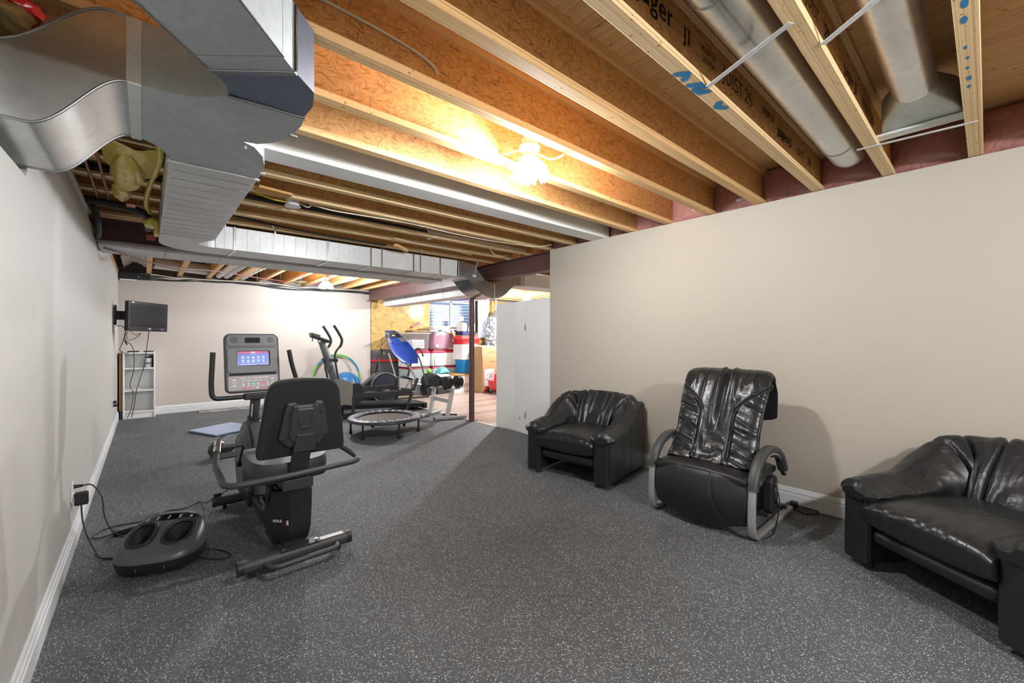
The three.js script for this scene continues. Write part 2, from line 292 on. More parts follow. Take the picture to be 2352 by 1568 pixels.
{ // subfloor above the joists: plywood sheets under a deck
  const c = struct('ceiling', span(-2.45, 8.82, DECK + 0.02, DECK + 0.12, -9.98, ZB + 0.12, 0), M.lumberDark);
  for (let i = 0; i < 5; i++) for (let j = 0; j < 10; j++) { const x = -2.42 + i * 2.44 - (j % 2) * 0.9, z = -9.95 + j * 1.22; obj('plywood_sheet', span(Math.max(x, -2.4) + 0.002, Math.min(x + 2.436, 8.78), DECK, DECK + 0.019, z, Math.min(z + 1.216, ZB), 0.001), M.ply, c, { grain: 2, off: rnd() * 7 }); }
}
// baseboards: stepped colonial profile
const BB = [[0, 0], [0.018, 0], [0.018, 0.085], [0.0135, 0.090], [0.0135, 0.098], [0.016, 0.102], [0.016, 0.112], [0.010, 0.120], [0.008, 0.132], [0.003, 0.140], [0, 0.140]];
const bbGeo = (L) => new THREE.ExtrudeGeometry(shapeOf(BB), { depth: L, bevelEnabled: false });
struct('baseboard_left', bbGeo(ZB - ZF).translate(XL, 0, ZF), M.trim);
struct('baseboard_right', bbGeo(3.67 + ZB).rotateY(PI).translate(XR, 0, ZB), M.trim);
struct('baseboard_far', bbGeo(3.968 - XL).rotateY(-PI / 2).translate(3.968, 0, ZF), M.trim);
{ // window and the corrugated well outside it
  const w = new THREE.Group(); w.name = 'window_1'; w.userData.kind = 'structure'; w.position.set(6.36, 1.93, -9.84); scene.add(w);
  const F = [];
  for (const x of [5.63, 6.36, 7.09]) F.push(span(x - 0.03, x + 0.03, 1.5, 2.36, -9.87, -9.81, 0.005));
  for (const y of [1.525, 2.335]) F.push(span(5.6, 7.12, y - 0.025, y + 0.025, -9.87, -9.81, 0.005));
  obj('window_frame', F, M.trim, w);
  for (const [a, b] of [[5.66, 6.33], [6.39, 7.06]]) { obj('pane', span(a, b, 1.55, 2.31, -9.842, -9.838, 0), phy('#ffffff', 0.02, { transmission: 1, thickness: 0 }), w); obj('sticker', span(a + 0.28, a + 0.40, 1.83, 1.95, -9.836, -9.834, 0), M.paper, w); }
  const rings = []; for (let i = 0; i <= 110; i++) { const y = 1.0 + i / 110 * 2.1, r = 0.016 * Math.sin(i / 110 * 2 * PI * 24), row = []; for (let k = 0; k <= 24; k++) { const a = PI * k / 24; row.push(V(6.36 - Math.cos(a) * (1.0 + r), y, -9.97 - Math.sin(a) * (0.75 + r))); } rings.push(row); }
  const ww = obj('window_well', [loft(rings, { closed: false })], std(lin(0.62, 0.68, 0.76), 0.5, { metalness: 0.25, side: THREE.DoubleSide })); ww.userData.kind = 'structure';
  struct('ground_gravel', span(5.2, 7.5, 0.9, 1.0, -10.9, -9.97, 0), M.concrete);
  struct('ground_wall', [span(5.0, 5.3, 0.8, 2.9, -10.95, -9.96, 0), span(7.42, 7.7, 0.8, 2.9, -10.95, -9.96, 0)], M.concrete);
}
// steel beams and post
function ibeam(L, h, w, tf = 0.012, tw = 0.009) { return [bx(w, tf, L, 0, tf / 2, 0, 0.002), bx(w, tf, L, 0, h - tf / 2, 0, 0.002), bx(tw, h - 2 * tf, L, 0, h / 2, 0, 0)]; }
{
  const a = thing('steel_beam', 'brown primer steel I-beam running over the post toward the storage room', 'beam', [3.94, 2.2, -6.68]);
  obj('bottom_flange', span(3.87, 4.01, 2.2, 2.213, -9.78, -3.58, 0.002), M.steel, a); obj('top_flange', span(3.87, 4.01, 2.427, 2.44, -9.78, -3.58, 0.002), M.steel, a); obj('web', span(3.935, 3.945, 2.213, 2.427, -9.78, -3.58, 0), M.steel, a);
  const b = thing('steel_beam', 'dark brown steel I-beam across the room beside the long duct', 'beam', [1.8, 2.225, -5.44]);
  obj('bottom_flange', span(-2.2, 3.934, 2.225, 2.238, -5.50, -5.38, 0.002), M.steel, b); obj('top_flange', span(-2.2, 3.934, 2.427, 2.44, -5.50, -5.38, 0.002), M.steel, b); obj('web', span(-2.2, 3.934, 2.238, 2.427, -5.445, -5.435, 0), M.steel, b);
  const p = thing('steel_post', 'round brown steel jack post standing at the storage room opening', 'post', [3.94, 0, -5.48]);
  obj('post', rod([3.94, 0.01, -5.48], [3.94, 2.19, -5.48], 0.0445, 24), M.steel, p);
  obj('base_plate', span(3.87, 4.01, 0, 0.012, -5.55, -5.41, 0.002), M.steel, p); obj('top_plate', span(3.87, 4.01, 2.186, 2.2, -5.55, -5.41, 0.002), M.steel, p);
}
{ // white unfinished panels at the end of the right wall
  const g = thing('folding_panel', 'white unpainted folding panel with latch slots and scuffs at the end of the long wall', 'panel', [3.95, 0, -4.4]);
  const P = [[3.985, -4.89], [3.995, -4.475], [3.945, -4.20], [3.885, -3.675]];
  for (let i = 0; i < 3; i++) { const [x0, z0] = P[i], [x1, z1] = P[i + 1], m = obj('leaf', bar([x0, 0.925, z0 + 0.003], [x1, 0.925, z1 - 0.003], 0.034, 1.84, 0.003), std(lin(0.80, 0.81, 0.80), 0.55), g);
    if (i === 1) for (const y of [1.47, 0.26]) obj('latch_slot', bar([x1 - 0.0175, y, z1 - 0.012], [x1 - 0.0165, y, z1 - 0.002], 0.006, 0.085, 0), M.seamDark, m);
    if (i === 1) obj('scuff_mark', bar([3.955, 0.2, -4.36], [3.957, 0.2, -4.35], 0.004, 0.03, 0), M.seamDark, m); }
}
// ---------- floor joists: engineered I-joists along x over the near room ----------
const ORD = ['first', 'second', 'third', 'fourth', 'fifth', 'sixth', 'seventh', 'eighth', 'ninth', 'tenth', 'eleventh', 'twelfth', 'thirteenth', 'fourteenth', 'fifteenth', 'sixteenth', 'seventeenth', 'eighteenth'];
const inkMap = canvasTex(2048, 160, (x, w, h) => { x.fillStyle = '#000'; x.fillRect(0, 0, w, h); x.fillStyle = '#fff'; x.font = 'bold 118px sans-serif'; x.fillText('Jager', 40, 112); x.font = 'bold 96px serif'; x.fillText('JI', 430, 110); x.font = '40px sans-serif'; x.fillText('MADE IN', 610, 70); x.fillText('CANADA', 610, 118); x.font = '110px sans-serif'; x.fillText('JOIST 25', 860, 116); x.font = 'bold 62px sans-serif'; x.fillText('Jager JI', 1440, 70); x.fillText('JOIST 25', 1720, 116); }, false, 1);
const inkMap2 = canvasTex(1024, 128, (x, w, h) => { x.fillStyle = '#000'; x.fillRect(0, 0, w, h); x.fillStyle = '#fff'; x.font = 'bold 92px sans-serif'; x.fillText('Jager JI', 20, 94); x.font = '80px sans-serif'; x.fillText('JOIST', 470, 94); x.font = 'bold 92px sans-serif'; x.fillText('25', 760, 94); }, false, 1);
const ink = (t) => std('#0b0b0c', 0.8, { alphaMap: t, transparent: true });
const flat = (w, h) => { const g = new THREE.PlaneGeometry(w, h); g.userData.keepUV = true; return g; };
const blueSpray = canvasTex(512, 64, (x, w, h) => { x.fillStyle = '#000'; x.fillRect(0, 0, w, h); x.fillStyle = '#fff'; x.filter = 'blur(5px)'; x.lineWidth = 32; x.strokeStyle = '#fff'; x.lineCap = 'round'; for (const p of [[[30, 50], [60, 14], [92, 44]], [[150, 54], [180, 12], [215, 14]], [[180, 12], [205, 54], [250, 40], [262, 8]], [[398, 20], [430, 44], [468, 20]]]) { x.beginPath(); p.forEach((q, i) => i ? x.lineTo(...q) : x.moveTo(...q)); x.stroke(); } }, false, 1);
const blueDots = canvasTex(512, 64, (x, w, h) => { x.fillStyle = '#000'; x.fillRect(0, 0, w, h); x.fillStyle = '#fff'; for (const [a, b, r] of [[60, 30, 17], [112, 36, 9], [140, 34, 10], [180, 40, 8], [232, 34, 10], [268, 38, 9], [340, 40, 5], [372, 36, 5], [404, 38, 5], [440, 36, 8], [470, 38, 6]]) { x.beginPath(); x.arc(a, b, r, 0, 7); x.fill(); } }, false, 1);
const spray = (t) => std(lin(0.02, 0.20, 0.42), 0.8, { alphaMap: t, transparent: true });
const FW = 0.0635, FH = 0.038;
function joist(axis, c, a, b, y0, label, group, m = {}) {
  const mid = (a + b) / 2, t = thing('floor_joist', label, 'joist', axis === 'x' ? [mid, y0, c] : [c, y0, mid], group);
  const S = (u0, u1, v0, v1) => axis === 'x' ? span(a, b, u0, u1, c + v0, c + v1, 0.003) : span(c + v0, c + v1, u0, u1, a, b, 0.003);
  const g = axis === 'x' ? 0 : 2, o = () => ({ grain: g, off: rnd() * 9 });
  obj('bottom_flange', S(y0, y0 + FH, -FW / 2, FW / 2), m.lumber ?? M.lumber, t, o());
  obj('web', S(y0 + FH - 0.004, DECK - FH + 0.004, -0.0055, 0.0055), m.osb ?? M.osb, t, o());
  obj('top_flange', S(DECK - FH, DECK, -FW / 2, FW / 2), m.lumber ?? M.lumberDark, t, o());
  return t;
}
const JZ = (k) => -0.051 - 0.4064 * k;
for (let k = -3; k <= 13; k++) {
  if (k === 7) continue;
  const n = k - (k > 7 ? 1 : 0);
  const where = k < 0 ? 'behind the frame edge' : 'counting from the right edge of the photo';
  let label = k < 0 ? `engineered wood joist at the near end of the long wall, ${ORD[-k - 1]} beyond the frame` : `${ORD[n]} engineered wood joist over the near room, counting from the upper right corner`;
  if (k === 0) label = 'engineered wood joist with blue dots sprayed along its underside, upper right corner';
  if (k === 2) label = 'engineered wood joist with blue spray marks and black printed lettering';
  if (k === 4) label = 'engineered wood joist that carries the white LED fixture over the sitting area';
  const t = joist('x', JZ(k), -2.3, XR + 0.1, CH, label, undefined, { lumber: k === 0 || k === 2 || k === 1 ? M.lumber : k > 7 ? M.lumber : M.lumberPale });
  const z = JZ(k) + 0.0064;
  if (k === 2) { obj('printed_lettering', flat(1.92, 0.15).translate(2.28, 2.62, z), ink(inkMap), t); obj('printed_lettering', flat(0.9, 0.1).translate(3.36, 2.60, z + 0.0003), ink(inkMap2), t); obj('spray_mark', flat(0.50, 0.0625).rotateX(PI / 2).translate(1.93, CH - 0.0006, JZ(2)), spray(blueSpray), t); }
  if (k === 1) { obj('printed_lettering', flat(0.95, 0.11).translate(2.95, 2.61, z), ink(inkMap2), t); obj('printed_lettering', flat(0.95, 0.11).translate(1.9, 2.61, z), ink(inkMap2), t); }
  if (k === 0) obj('spray_mark', flat(1.5, 0.0625).rotateX(PI / 2).translate(2.15, CH - 0.0006, JZ(0)), spray(blueDots), t);
}
for (let k = -1; k <= 9; k++) joist('z', 0.036 + 0.4165 * k, -9.72, -5.51, CH - 0.012, k < 0 ? 'wood joist over the exercise area tight against the left wall' : `${ORD[k]} wood joist over the exercise area, counting from the television side`, undefined, { lumber: M.lumberPale });
for (let k = 0; k <= 13; k++) joist('x', -4.0 - 0.4064 * k, 4.03, 8.68, CH, `${ORD[k]} wood joist over the storage room, counting from its near end`, undefined, { lumber: M.lumberPale });
// pink insulation in poly between the joist ends
for (let k = -1; k <= 8; k++) {
  const z1 = JZ(k) - 0.04 - (k === 7 ? 0.08 : 0), z0 = JZ(k + 1) + 0.04 + (k === 6 ? 0.08 : 0);
  const g = surf((u, v) => { const e = Math.sin(PI * u) ** 0.5 * Math.sin(PI * v) ** 0.4; return V(XR + 0.105 - 0.075 * e - 0.02 * fbm(u * 4 + k * 3, v * 4, 1.5), lerp(CH - 0.01, DECK - 0.01, v), lerp(z0 - 0.04, z1 + 0.04, u)); }, 20, 16);
  tag(obj('insulation_batt', g, M.pinkWool), k === 8 ? 'pink plastic wrapped insulation in the last joist bay before the wall corner' : k === -1 ? 'pink plastic wrapped insulation in the bay at the right frame edge' : `pink plastic wrapped insulation above the long wall, ${ORD[k]} bay from the blue dotted joist`, 'insulation', 'insulation batts above the long wall');
}
// ---------- LED fixtures ----------
const softGlow = std('#ffffff', 0.5, { emissive: LAMP_COLOR, emissiveIntensity: 0.35 });
const glow = std('#ffffff', 0.5, { emissive: LAMP_COLOR, emissiveIntensity: 6 });
function fixture(x, y, z, power, label, turn, spot = false) {
  const t = thing('ceiling_light', label, 'light fixture', [x, y, z], undefined, turn);
  obj('junction_box', [lathe([[0, 0.05], [0.05, 0.05], [0.052, 0.048], [0.052, 0.005], [0.05, 0], [0, 0]], 0, 0.0, 0, 8)], M.galvDull, t);
  obj('base', lathe([[0, 0.004], [0.066, 0.003], [0.068, -0.004], [0.064, -0.022], [0.046, -0.030], [0.046, -0.040], [0.030, -0.048], [0.030, -0.075], [0, -0.076]]), M.whiteGloss, t);
  obj('hub', lathe([[0, -0.066], [0.052, -0.067], [0.056, -0.075], [0.050, -0.104], [0.034, -0.112], [0, -0.114]]), M.whiteGloss, t);
  for (let i = 0; i < 4; i++) {
    const a = i * PI / 2, tilt = 1.05;
    const outline = [[-0.035, 0.0], [-0.068, 0.03], [-0.082, 0.08], [-0.075, 0.130], [-0.05, 0.118], [-0.025, 0.140], [0, 0.126], [0.025, 0.140], [0.05, 0.118], [0.075, 0.130], [0.082, 0.08], [0.068, 0.03], [0.035, 0.0]];
    const put = (g, off) => { g.rotateX(-PI / 2); g.rotateX(PI); g.translate(0, off, 0); g.rotateX(tilt); g.translate(0, -0.088, 0.046); return g.rotateY(a); };   // leaf hangs out and down from the hub
    const leaf = obj('led_panel', [put(extr(shapeOf(outline), 0.010, 0.002), 0)], softGlow, t);
    obj('diffuser', put(extr(shapeOf(outline.map(([u, v]) => [u * 0.90, v * 0.88 + 0.006])), 0.004, 0.001), 0.007), glow, leaf);
    const ribs = []; for (let k = -2; k <= 2; k++) ribs.push(put(bx(0.004, 0.07, 0.012, k * 0.022, 0.06, 0, 0.001), -0.011));
    obj('cooling_ribs', ribs, softGlow, leaf);
    const p = new THREE.SpotLight(LAMP_COLOR, power / 2, 0, 1.38, 0.9, 2); p.name = 'lamp_light'; p.castShadow = true; p.shadow.radius = 3;
    const turnY = V(0, 1, 0), q = V(0, 0.045, 0.07).applyAxisAngle(V(1, 0, 0), tilt).add(V(0, -0.088, 0.046)).applyAxisAngle(turnY, a); p.position.copy(q);
    p.target = new THREE.Object3D(); p.target.name = 'lamp_aim'; p.target.position.copy(q).add(V(0, -0.30, 1).applyAxisAngle(turnY, a)); t.add(p, p.target);
  }
  return t;
}
fixture(1.83, 2.535, -1.92, LAMP.near, 'white folding panel LED fixture glowing between the joists over the sitting area', -0.45);
fixture(2.48, 2.44, -8.0, LAMP.far, 'white LED fixture glowing over the exercise area near the far wall', 0.3);
fixture(6.73, 2.40, -7.15, LAMP.store, 'white LED fixture glowing in the storage room past the white panels', 0.9);
{ const f = fixture(1.5, 2.3, 1.45, LAMP.rear, 'white LED fixture hanging on a cord over the end of the room behind the camera', 0.2); obj('hanging_cord', rod([0, 0.05, 0], [0, 0.44, 0], 0.006, 8), M.cableWhite, f); }
tag(obj('lamp_cable', [poly([[1.87, 2.50, -1.90], [1.97, 2.47, -1.86], [2.02, 2.5, -1.80]], 0.006, 0.05), poly([[1.80, 2.52, -1.94], [1.72, 2.5, -2.06]], 0.006, 0.03)], M.cableWhite), 'short white cable tails beside the LED fixture over the sitting area', 'cable');

// ---------- sheet metal ductwork ----------
const ribsX = (x0, x1, n, y0, y1, z, d = 0.004) => { const a = []; for (let i = 1; i < n; i++) { const x = lerp(x0, x1, i / n); a.push(bx(0.006, y1 - y0, d, x, (y0 + y1) / 2, z, 0.0015)); } return a; };
const DB = 2.2, DT = 2.425;
{ // trunk along the beam, with its dip under the other beam
  const t = thing('metal_duct', 'long ribbed galvanized duct running across the room under the joists to the post', 'duct', [1.9, DB, -5.13]);
  const Z0 = -5.33, Z1 = -4.94;
  const secs = [[0.50, 0.66], [0.66, 1.55], [1.55, 2.05], [2.05, 2.62], [2.62, 3.02], [3.02, 3.32]];
  secs.forEach(([a, b], i) => { const m = obj('duct_section', span(a + 0.002, b - 0.002, DB, DT, Z0, Z1, 0.004), i === 5 ? M.galvDull : M.galv, t); const n = Math.max(2, Math.round((b - a) / 0.115)); obj('rib', ribsX(a, b, n, DB + 0.012, DT - 0.012, Z1 + 0.001), M.galv, m); });
  for (const x of [0.66, 1.55, 2.05, 2.62, 3.02]) obj('drive_cleat', [bx(0.022, DT - DB + 0.012, 0.012, x, (DB + DT) / 2, Z1 + 0.002, 0.003), bx(0.022, 0.008, 0.4, x, DB - 0.002, (Z0 + Z1) / 2, 0.002)], M.galvShiny, t);
  const prof = [];
  const C = new THREE.CatmullRomCurve3([[3.30, 2.3125, 0], [3.42, 2.31, 0], [3.55, 2.27, 0], [3.70, 2.13, 0], [3.84, 2.06, 0], [3.98, 2.04, 0], [4.12, 2.09, 0], [4.25, 2.20, 0], [4.36, 2.27, 0], [4.50, 2.275, 0]].map((p) => V(...p)));
  for (let i = 0; i <= 40; i++) { const p = C.getPoint(i / 40), d = C.getTangent(i / 40), n = V(-d.y, d.x, 0), h = 0.110; prof.push([V(p.x - n.x * h, p.y - n.y * h, Z1), V(p.x + n.x * h, p.y + n.y * h, Z1), V(p.x + n.x * h, p.y + n.y * h, Z0), V(p.x - n.x * h, p.y - n.y * h, Z0)]); }
  const hard = (rings) => { const g = []; for (let j = 0; j < 4; j++) g.push(loft(rings.map((r) => [r[j], r[(j + 1) % 4]]), { closed: false })); return g; };
  obj('offset_elbow', hard(prof), M.galvShiny, t);
  obj('elbow_seam', [bx(0.006, 0.235, 0.004, 3.98, 2.045, Z1 + 0.002, 0.001), bx(0.014, 0.225, 0.01, 3.33, 2.31, Z1 + 0.002, 0.002)], M.galvEdge, t);
  obj('duct_section', span(4.5, 8.2, DB - 0.03, DT - 0.04, Z0, Z1, 0.004), M.galv, t);
  obj('drive_cleat', [bx(0.02, 0.23, 0.012, 4.52, 2.275, Z1 + 0.002, 0.003), bx(0.02, 0.23, 0.012, 4.58, 2.275, Z1 + 0.002, 0.003)], M.galvEdge, t);
  for (const x of [1.02, 2.19, 2.72]) { const s = obj('hanger_strap', [bx(0.016, 0.245, 0.003, x, 2.325, Z1 + 0.004, 0.001), bar([x, 2.445, Z1 + 0.003], [x - 0.05, 2.47, Z1 + 0.13], 0.016, 0.002, 0)], M.galvShiny, t); }
}
{ // second flat duct beyond the beam
  const t = thing('metal_duct', 'flat pale sheet metal duct beyond the cross beam, above the television end', 'duct', [1.5, DB, -5.77]);
  [[-0.345, 0.15], [0.15, 0.62], [0.62, 1.4], [1.4, 2.2], [2.2, 2.9], [2.9, 3.42]].forEach(([a, b]) => obj('duct_section', span(a + 0.0015, b - 0.0015, 2.2, 2.42, -5.99, -5.53, 0.003), M.galvDull, t));
  const u = thing('metal_duct', 'dull galvanized branch duct passing under the beam toward the storage room window', 'duct', [4.4, 2.06, -8.0]);
  [[-9.3, -8.9], [-8.9, -8.2], [-8.2, -7.5], [-7.5, -6.7], [-6.7, -5.9]].forEach(([a, b]) => { obj('duct_section', span(4.16, 4.48, 2.07, 2.28, a + 0.002, b - 0.002, 0.004), M.galvDull, u); obj('drive_cleat', bx(0.012, 0.22, 0.018, 4.157, 2.175, b, 0.003), M.galvEdge, u); });
  for (const z of [-8.8, -7.0]) obj('hanger_strap', span(4.17, 4.195, 2.27, 2.46, z, z + 0.003, 0), M.galvDull, u);
}
{ // the big assembly overhead on the left
  const t = thing('metal_duct', 'large galvanized plenum with curved offset and elbow overhead at the left', 'duct', [0.25, DB, -2.3]);
  const top = DT;
  const prism = (pts, y0, y1, curve) => xz(extr(shapeOf(pts.map(([x, z]) => [x, -z])), y1 - y0, 0)).translate(0, (y0 + y1) / 2, 0);
  const arc = (cx, cz, r, a0, a1, n = 10) => Array.from({ length: n + 1 }, (_, i) => { const a = lerp(a0, a1, i / n) * PI / 180; return [cx + r * Math.cos(a), cz + r * Math.sin(a)]; });
  // run toward the beam and the radius elbow into the trunk
  const X0 = 0.085, X1 = 0.465;
  [[-3.95, -2.66], [-4.55, -3.95]].forEach(([a, b]) => { const m = obj('duct_section', span(X0, X1, DB, top, a + 0.002, b - 0.002, 0.004), M.galv, t); const n = Math.round((b - a) / 0.14), r = []; for (let i = 1; i < n; i++) r.push(bx(X1 - X0 - 0.03, 0.004, 0.004, (X0 + X1) / 2, DB - 0.0005, lerp(a, b, i / n), 0.0015)); for (let i = 1; i < n; i++) r.push(bx(0.004, 0.2, 0.006, X1, (DB + top) / 2, lerp(a, b, i / n), 0.0015)); obj('rib', r, M.galvEdge, m); });
  for (const z of [-3.95, -4.55]) obj('drive_cleat', [bx(0.39, 0.006, 0.02, (X0 + X1) / 2, DB - 0.002, z, 0.002), bx(0.008, 0.23, 0.022, X0 - 0.002, (DB + top) / 2, z, 0.002), bx(0.008, 0.23, 0.022, X1 + 0.002, (DB + top) / 2, z, 0.002)], M.galvEdge, t);
  obj('radius_elbow', prism([[X1, -4.552], [X0, -4.552], [X0, -4.93], ...arc(0.465, -4.95, 0.38, 180, 90, 12).map(([x, z]) => [x, -4.95 - (z + 4.95)]), [0.50, -5.33], [0.50, -4.94], ...arc(0.50, -4.80, 0.14, 90, 178, 8).map(([x, z]) => [x + 0.105 * ((z + 4.66) / -0.14 > 9 ? 0 : 0), -4.80 - (z + 4.80)])].map(([x, z]) => [x, z]), DB, top), M.galv, t);
  // transition box: flat bottom with S-shaped sides
  const T = [[-0.03, -2.46], [-0.005, -2.47], [0.03, -2.50], [0.06, -2.55], [X0, -2.62], [X0, -2.655], [X1, -2.655], [X1, -2.56], [0.455, -2.44], [0.425, -2.32], [0.375, -2.23], [0.33, -2.20], [0.38, -2.185], [0.435, -2.12], [0.475, -2.0], [0.485, -1.88], [0.475, -1.80], [0.225, -1.822], [0.20, -1.845], [0.165, -1.885], [0.11, -1.92], [0.04, -1.94], [-0.03, -1.95]];
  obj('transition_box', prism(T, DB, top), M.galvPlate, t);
  obj('fold_line', [bar([-0.02, DB - 0.0008, -2.0], [0.42, DB - 0.0008, -2.58], 0.004, 0.002, 0)], M.galvPlate, t);
  obj('drive_cleat', [bx(0.40, 0.008, 0.03, (X0 + X1) / 2, DB - 0.003, -2.675, 0.003), bx(0.008, 0.23, 0.03, X0 - 0.002, 2.31, -2.66, 0.003), bar([-0.032, DB - 0.003, -1.94], [-0.032, DB - 0.003, -2.47], 0.035, 0.006, 0.002), bar([-0.032, 2.31, -1.945], [-0.032, 2.312, -1.945], 0.04, 0.004, 0), bx(0.04, 0.23, 0.006, -0.032, 2.31, -1.947, 0.002)], M.galv, t);
  obj('hanger_bracket', [bx(0.012, 0.018, 0.012, 0.34, DB - 0.008, -2.24, 0.002), rod([0.34, 2.19, -2.24], [0.34, 2.215, -2.24], 0.004)], M.galvEdge, t);
  obj('hanger_bracket', bx(0.03, 0.01, 0.02, 0.48, DB - 0.003, -1.99, 0.002), M.galvEdge, t); obj('hanger_bracket', bx(0.025, 0.012, 0.018, 0.465, DB - 0.003, -2.55, 0.002), M.galvEdge, t);
  // bend and upper trunk heading back over the camera at 40 degrees
  const P = [[0.225, -1.818], [0.475, -1.796], [0.478, -1.70], [0.455, -1.60], [0.372, -1.515], [0.165, -1.69], [0.21, -1.75]];
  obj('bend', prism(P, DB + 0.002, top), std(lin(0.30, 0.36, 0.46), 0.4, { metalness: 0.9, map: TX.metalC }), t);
  const d = V(-0.64, 0, 0.768), A = V(0.163, 0, -1.688), B = V(0.370, 0, -1.513);
  const run = (s0, s1) => prism([[A.x + d.x * s0, A.z + d.z * s0], [B.x + d.x * s0, B.z + d.z * s0], [B.x + d.x * s1, B.z + d.z * s1], [A.x + d.x * s1, A.z + d.z * s1]], DB, top);
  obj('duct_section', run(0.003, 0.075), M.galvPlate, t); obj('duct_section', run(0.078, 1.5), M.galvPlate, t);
  obj('drive_cleat', [bar([A.x - 0.004, DB - 0.003, A.z], [B.x + 0.004, DB - 0.003, B.z], 0.02, 0.006, 0.002), bar([0.222, DB - 0.003, -1.82], [0.478, DB - 0.003, -1.798], 0.014, 0.006, 0.002), bar([B.x + 0.004, DB, B.z], [B.x + 0.004, top, B.z], 0.016, 0.006, 0.001), bar([B.x - 0.048 + 0.003, DB - 0.001, B.z + 0.058 + 0.002], [B.x - 0.96, DB - 0.001, B.z + 1.15], 0.006, 0.004, 0.001), bar([A.x - 0.003, DB - 0.001, A.z], [A.x - 0.96, DB - 0.001, A.z + 1.15], 0.006, 0.004, 0.001)], M.galvShiny, t);
  // the ogee offset dropping through the left wall
  const zA = -1.95, zB = -2.46, rings = [];
  for (let i = 0; i <= 48; i++) { const x = lerp(-0.035, -0.62, i / 48), yb = DB - 0.215 * sm(-0.05, -0.28, x), yt = top - 0.215 * sm(-0.085, -0.36, x); rings.push([V(x, yt, zA), V(x, yb, zA), V(x, yb, zB), V(x, yt, zB)]); }
  const g = []; for (let j = 0; j < 4; j++) g.push(loft(rings.map((r) => [r[j], r[(j + 1) % 4]]), { closed: false }));
  obj('ogee_offset', g, M.galvOgee, t);
  for (const q of [0, 1]) obj('rolled_seam', sweep(rings.map((r) => r[q].clone().add(V(0, 0, 0.002))), () => 0.0045, 6), M.galvEdge, t);
  obj('rolled_seam', sweep(rings.map((r) => r[2].clone()), () => 0.0045, 6), M.galvEdge, t);
}
{ // white wrapped chase between two joists
  const t = thing('boxed_chase', 'long white painted box beam running between the joists to the long wall', 'box beam', [1.9, 2.45, -2.915]);
  obj('cover', span(-2.3, 3.93, 2.452, DECK - 0.004, -3.01, -2.82, 0.004), std(lin(0.80, 0.79, 0.74), 0.6), t);
  obj('bottom_strip', span(-2.3, 3.90, 2.444, 2.452, -3.015, -2.815, 0.003), M.white, t);
}
// round supply pipes
function roundPipe(name, z, y, x0, x1, r, label) {
  const t = thing(name, label, 'pipe', [(x0 + x1) / 2, y, z]);
  return t;
}
{
  const t = roundPipe('round_duct', -0.63, 2.575, -1, 3.6, 0.08, 'round galvanized pipe with a capped end between the joist with lettering and the next');
  obj('pipe_section', rod([-1.5, 2.575, -0.63], [1.50, 2.575, -0.63], 0.094, 32), M.galvPipe, t);
  obj('pipe_section', rod([1.48, 2.577, -0.63], [3.30, 2.577, -0.63], 0.097, 32), M.galvPipe, t);
  const e = new THREE.CatmullRomCurve3([[3.29, 2.575, -0.63], [3.45, 2.575, -0.63], [3.58, 2.58, -0.63], [3.655, 2.61, -0.63], [3.685, 2.66, -0.63]].map((p) => V(...p))).getPoints(20);
  obj('end_elbow', sweep(e, () => 0.094, 28), M.galvPipe, t);
  obj('crimp_band', [1.49, 3.30].map((x) => { const g = new THREE.TorusGeometry(0.097, 0.003, 6, 36); return g.rotateY(PI / 2).translate(x, 2.576, -0.63); }), M.galvEdge, t);
  obj('seam_fold', bx(0.42, 0.004, 0.012, 1.62, 2.482, -0.61, 0.002), M.galvShiny, t);
  const u = roundPipe('round_duct', -0.245, 2.58, 0, 3, 0.08, 'round galvanized pipe ending in a square boot at the upper right');
  obj('pipe_section', rod([-1.5, 2.58, -0.245], [1.9, 2.58, -0.245], 0.083, 32), M.galvPipe, u); obj('pipe_section', rod([1.88, 2.582, -0.245], [2.87, 2.582, -0.245], 0.085, 32), M.galvPipe, u);
  const R = []; for (let i = 0; i <= 14; i++) { const s = i / 14, row = []; for (let k = 0; k < 32; k++) { const a = k / 32 * 2 * PI, c = Math.cos(a), q = Math.sin(a), m = Math.max(Math.abs(c), Math.abs(q)), f = sm(0, 0.9, s); row.push(V(lerp(2.85, 3.18, s), lerp(2.582, 2.57, s) + lerp(0.081 * q, 0.075 * q / m, f), -0.245 + lerp(0.081 * c, 0.152 * c / m, f))); } R.push(row); }
  obj('boot', loft(R), M.galvPlate, u);
  obj('boot_flange', [span(3.18, 3.24, 2.485, 2.655, -0.405, -0.085, 0.003), span(3.17, 3.25, 2.478, 2.492, -0.44, -0.06, 0.003)], M.galvDull, u);
  obj('crimp_band', [1.89, 2.86].map((x) => { const g = new THREE.TorusGeometry(0.081, 0.003, 6, 36); return g.rotateY(PI / 2).translate(x, 2.581, -0.245); }), M.galvEdge, u);
}
[[[1.895, 2.447, -0.83], [1.735, 2.447, -0.465], 'flat metal strap slung under the capped round pipe'], [[1.955, 2.447, -0.42], [1.80, 2.447, -0.20], 'flat metal strap slung under the booted round pipe near the frame top'], [[3.20, 2.446, -0.52], [3.245, 2.446, -0.035], 'flat metal strap under the square boot beside the blue dotted joist']].forEach(([a, b, l]) => tag(obj('hanger_strap', bar(a, b, 0.024, 0.002, 0), M.galvDull), l, 'strap'));
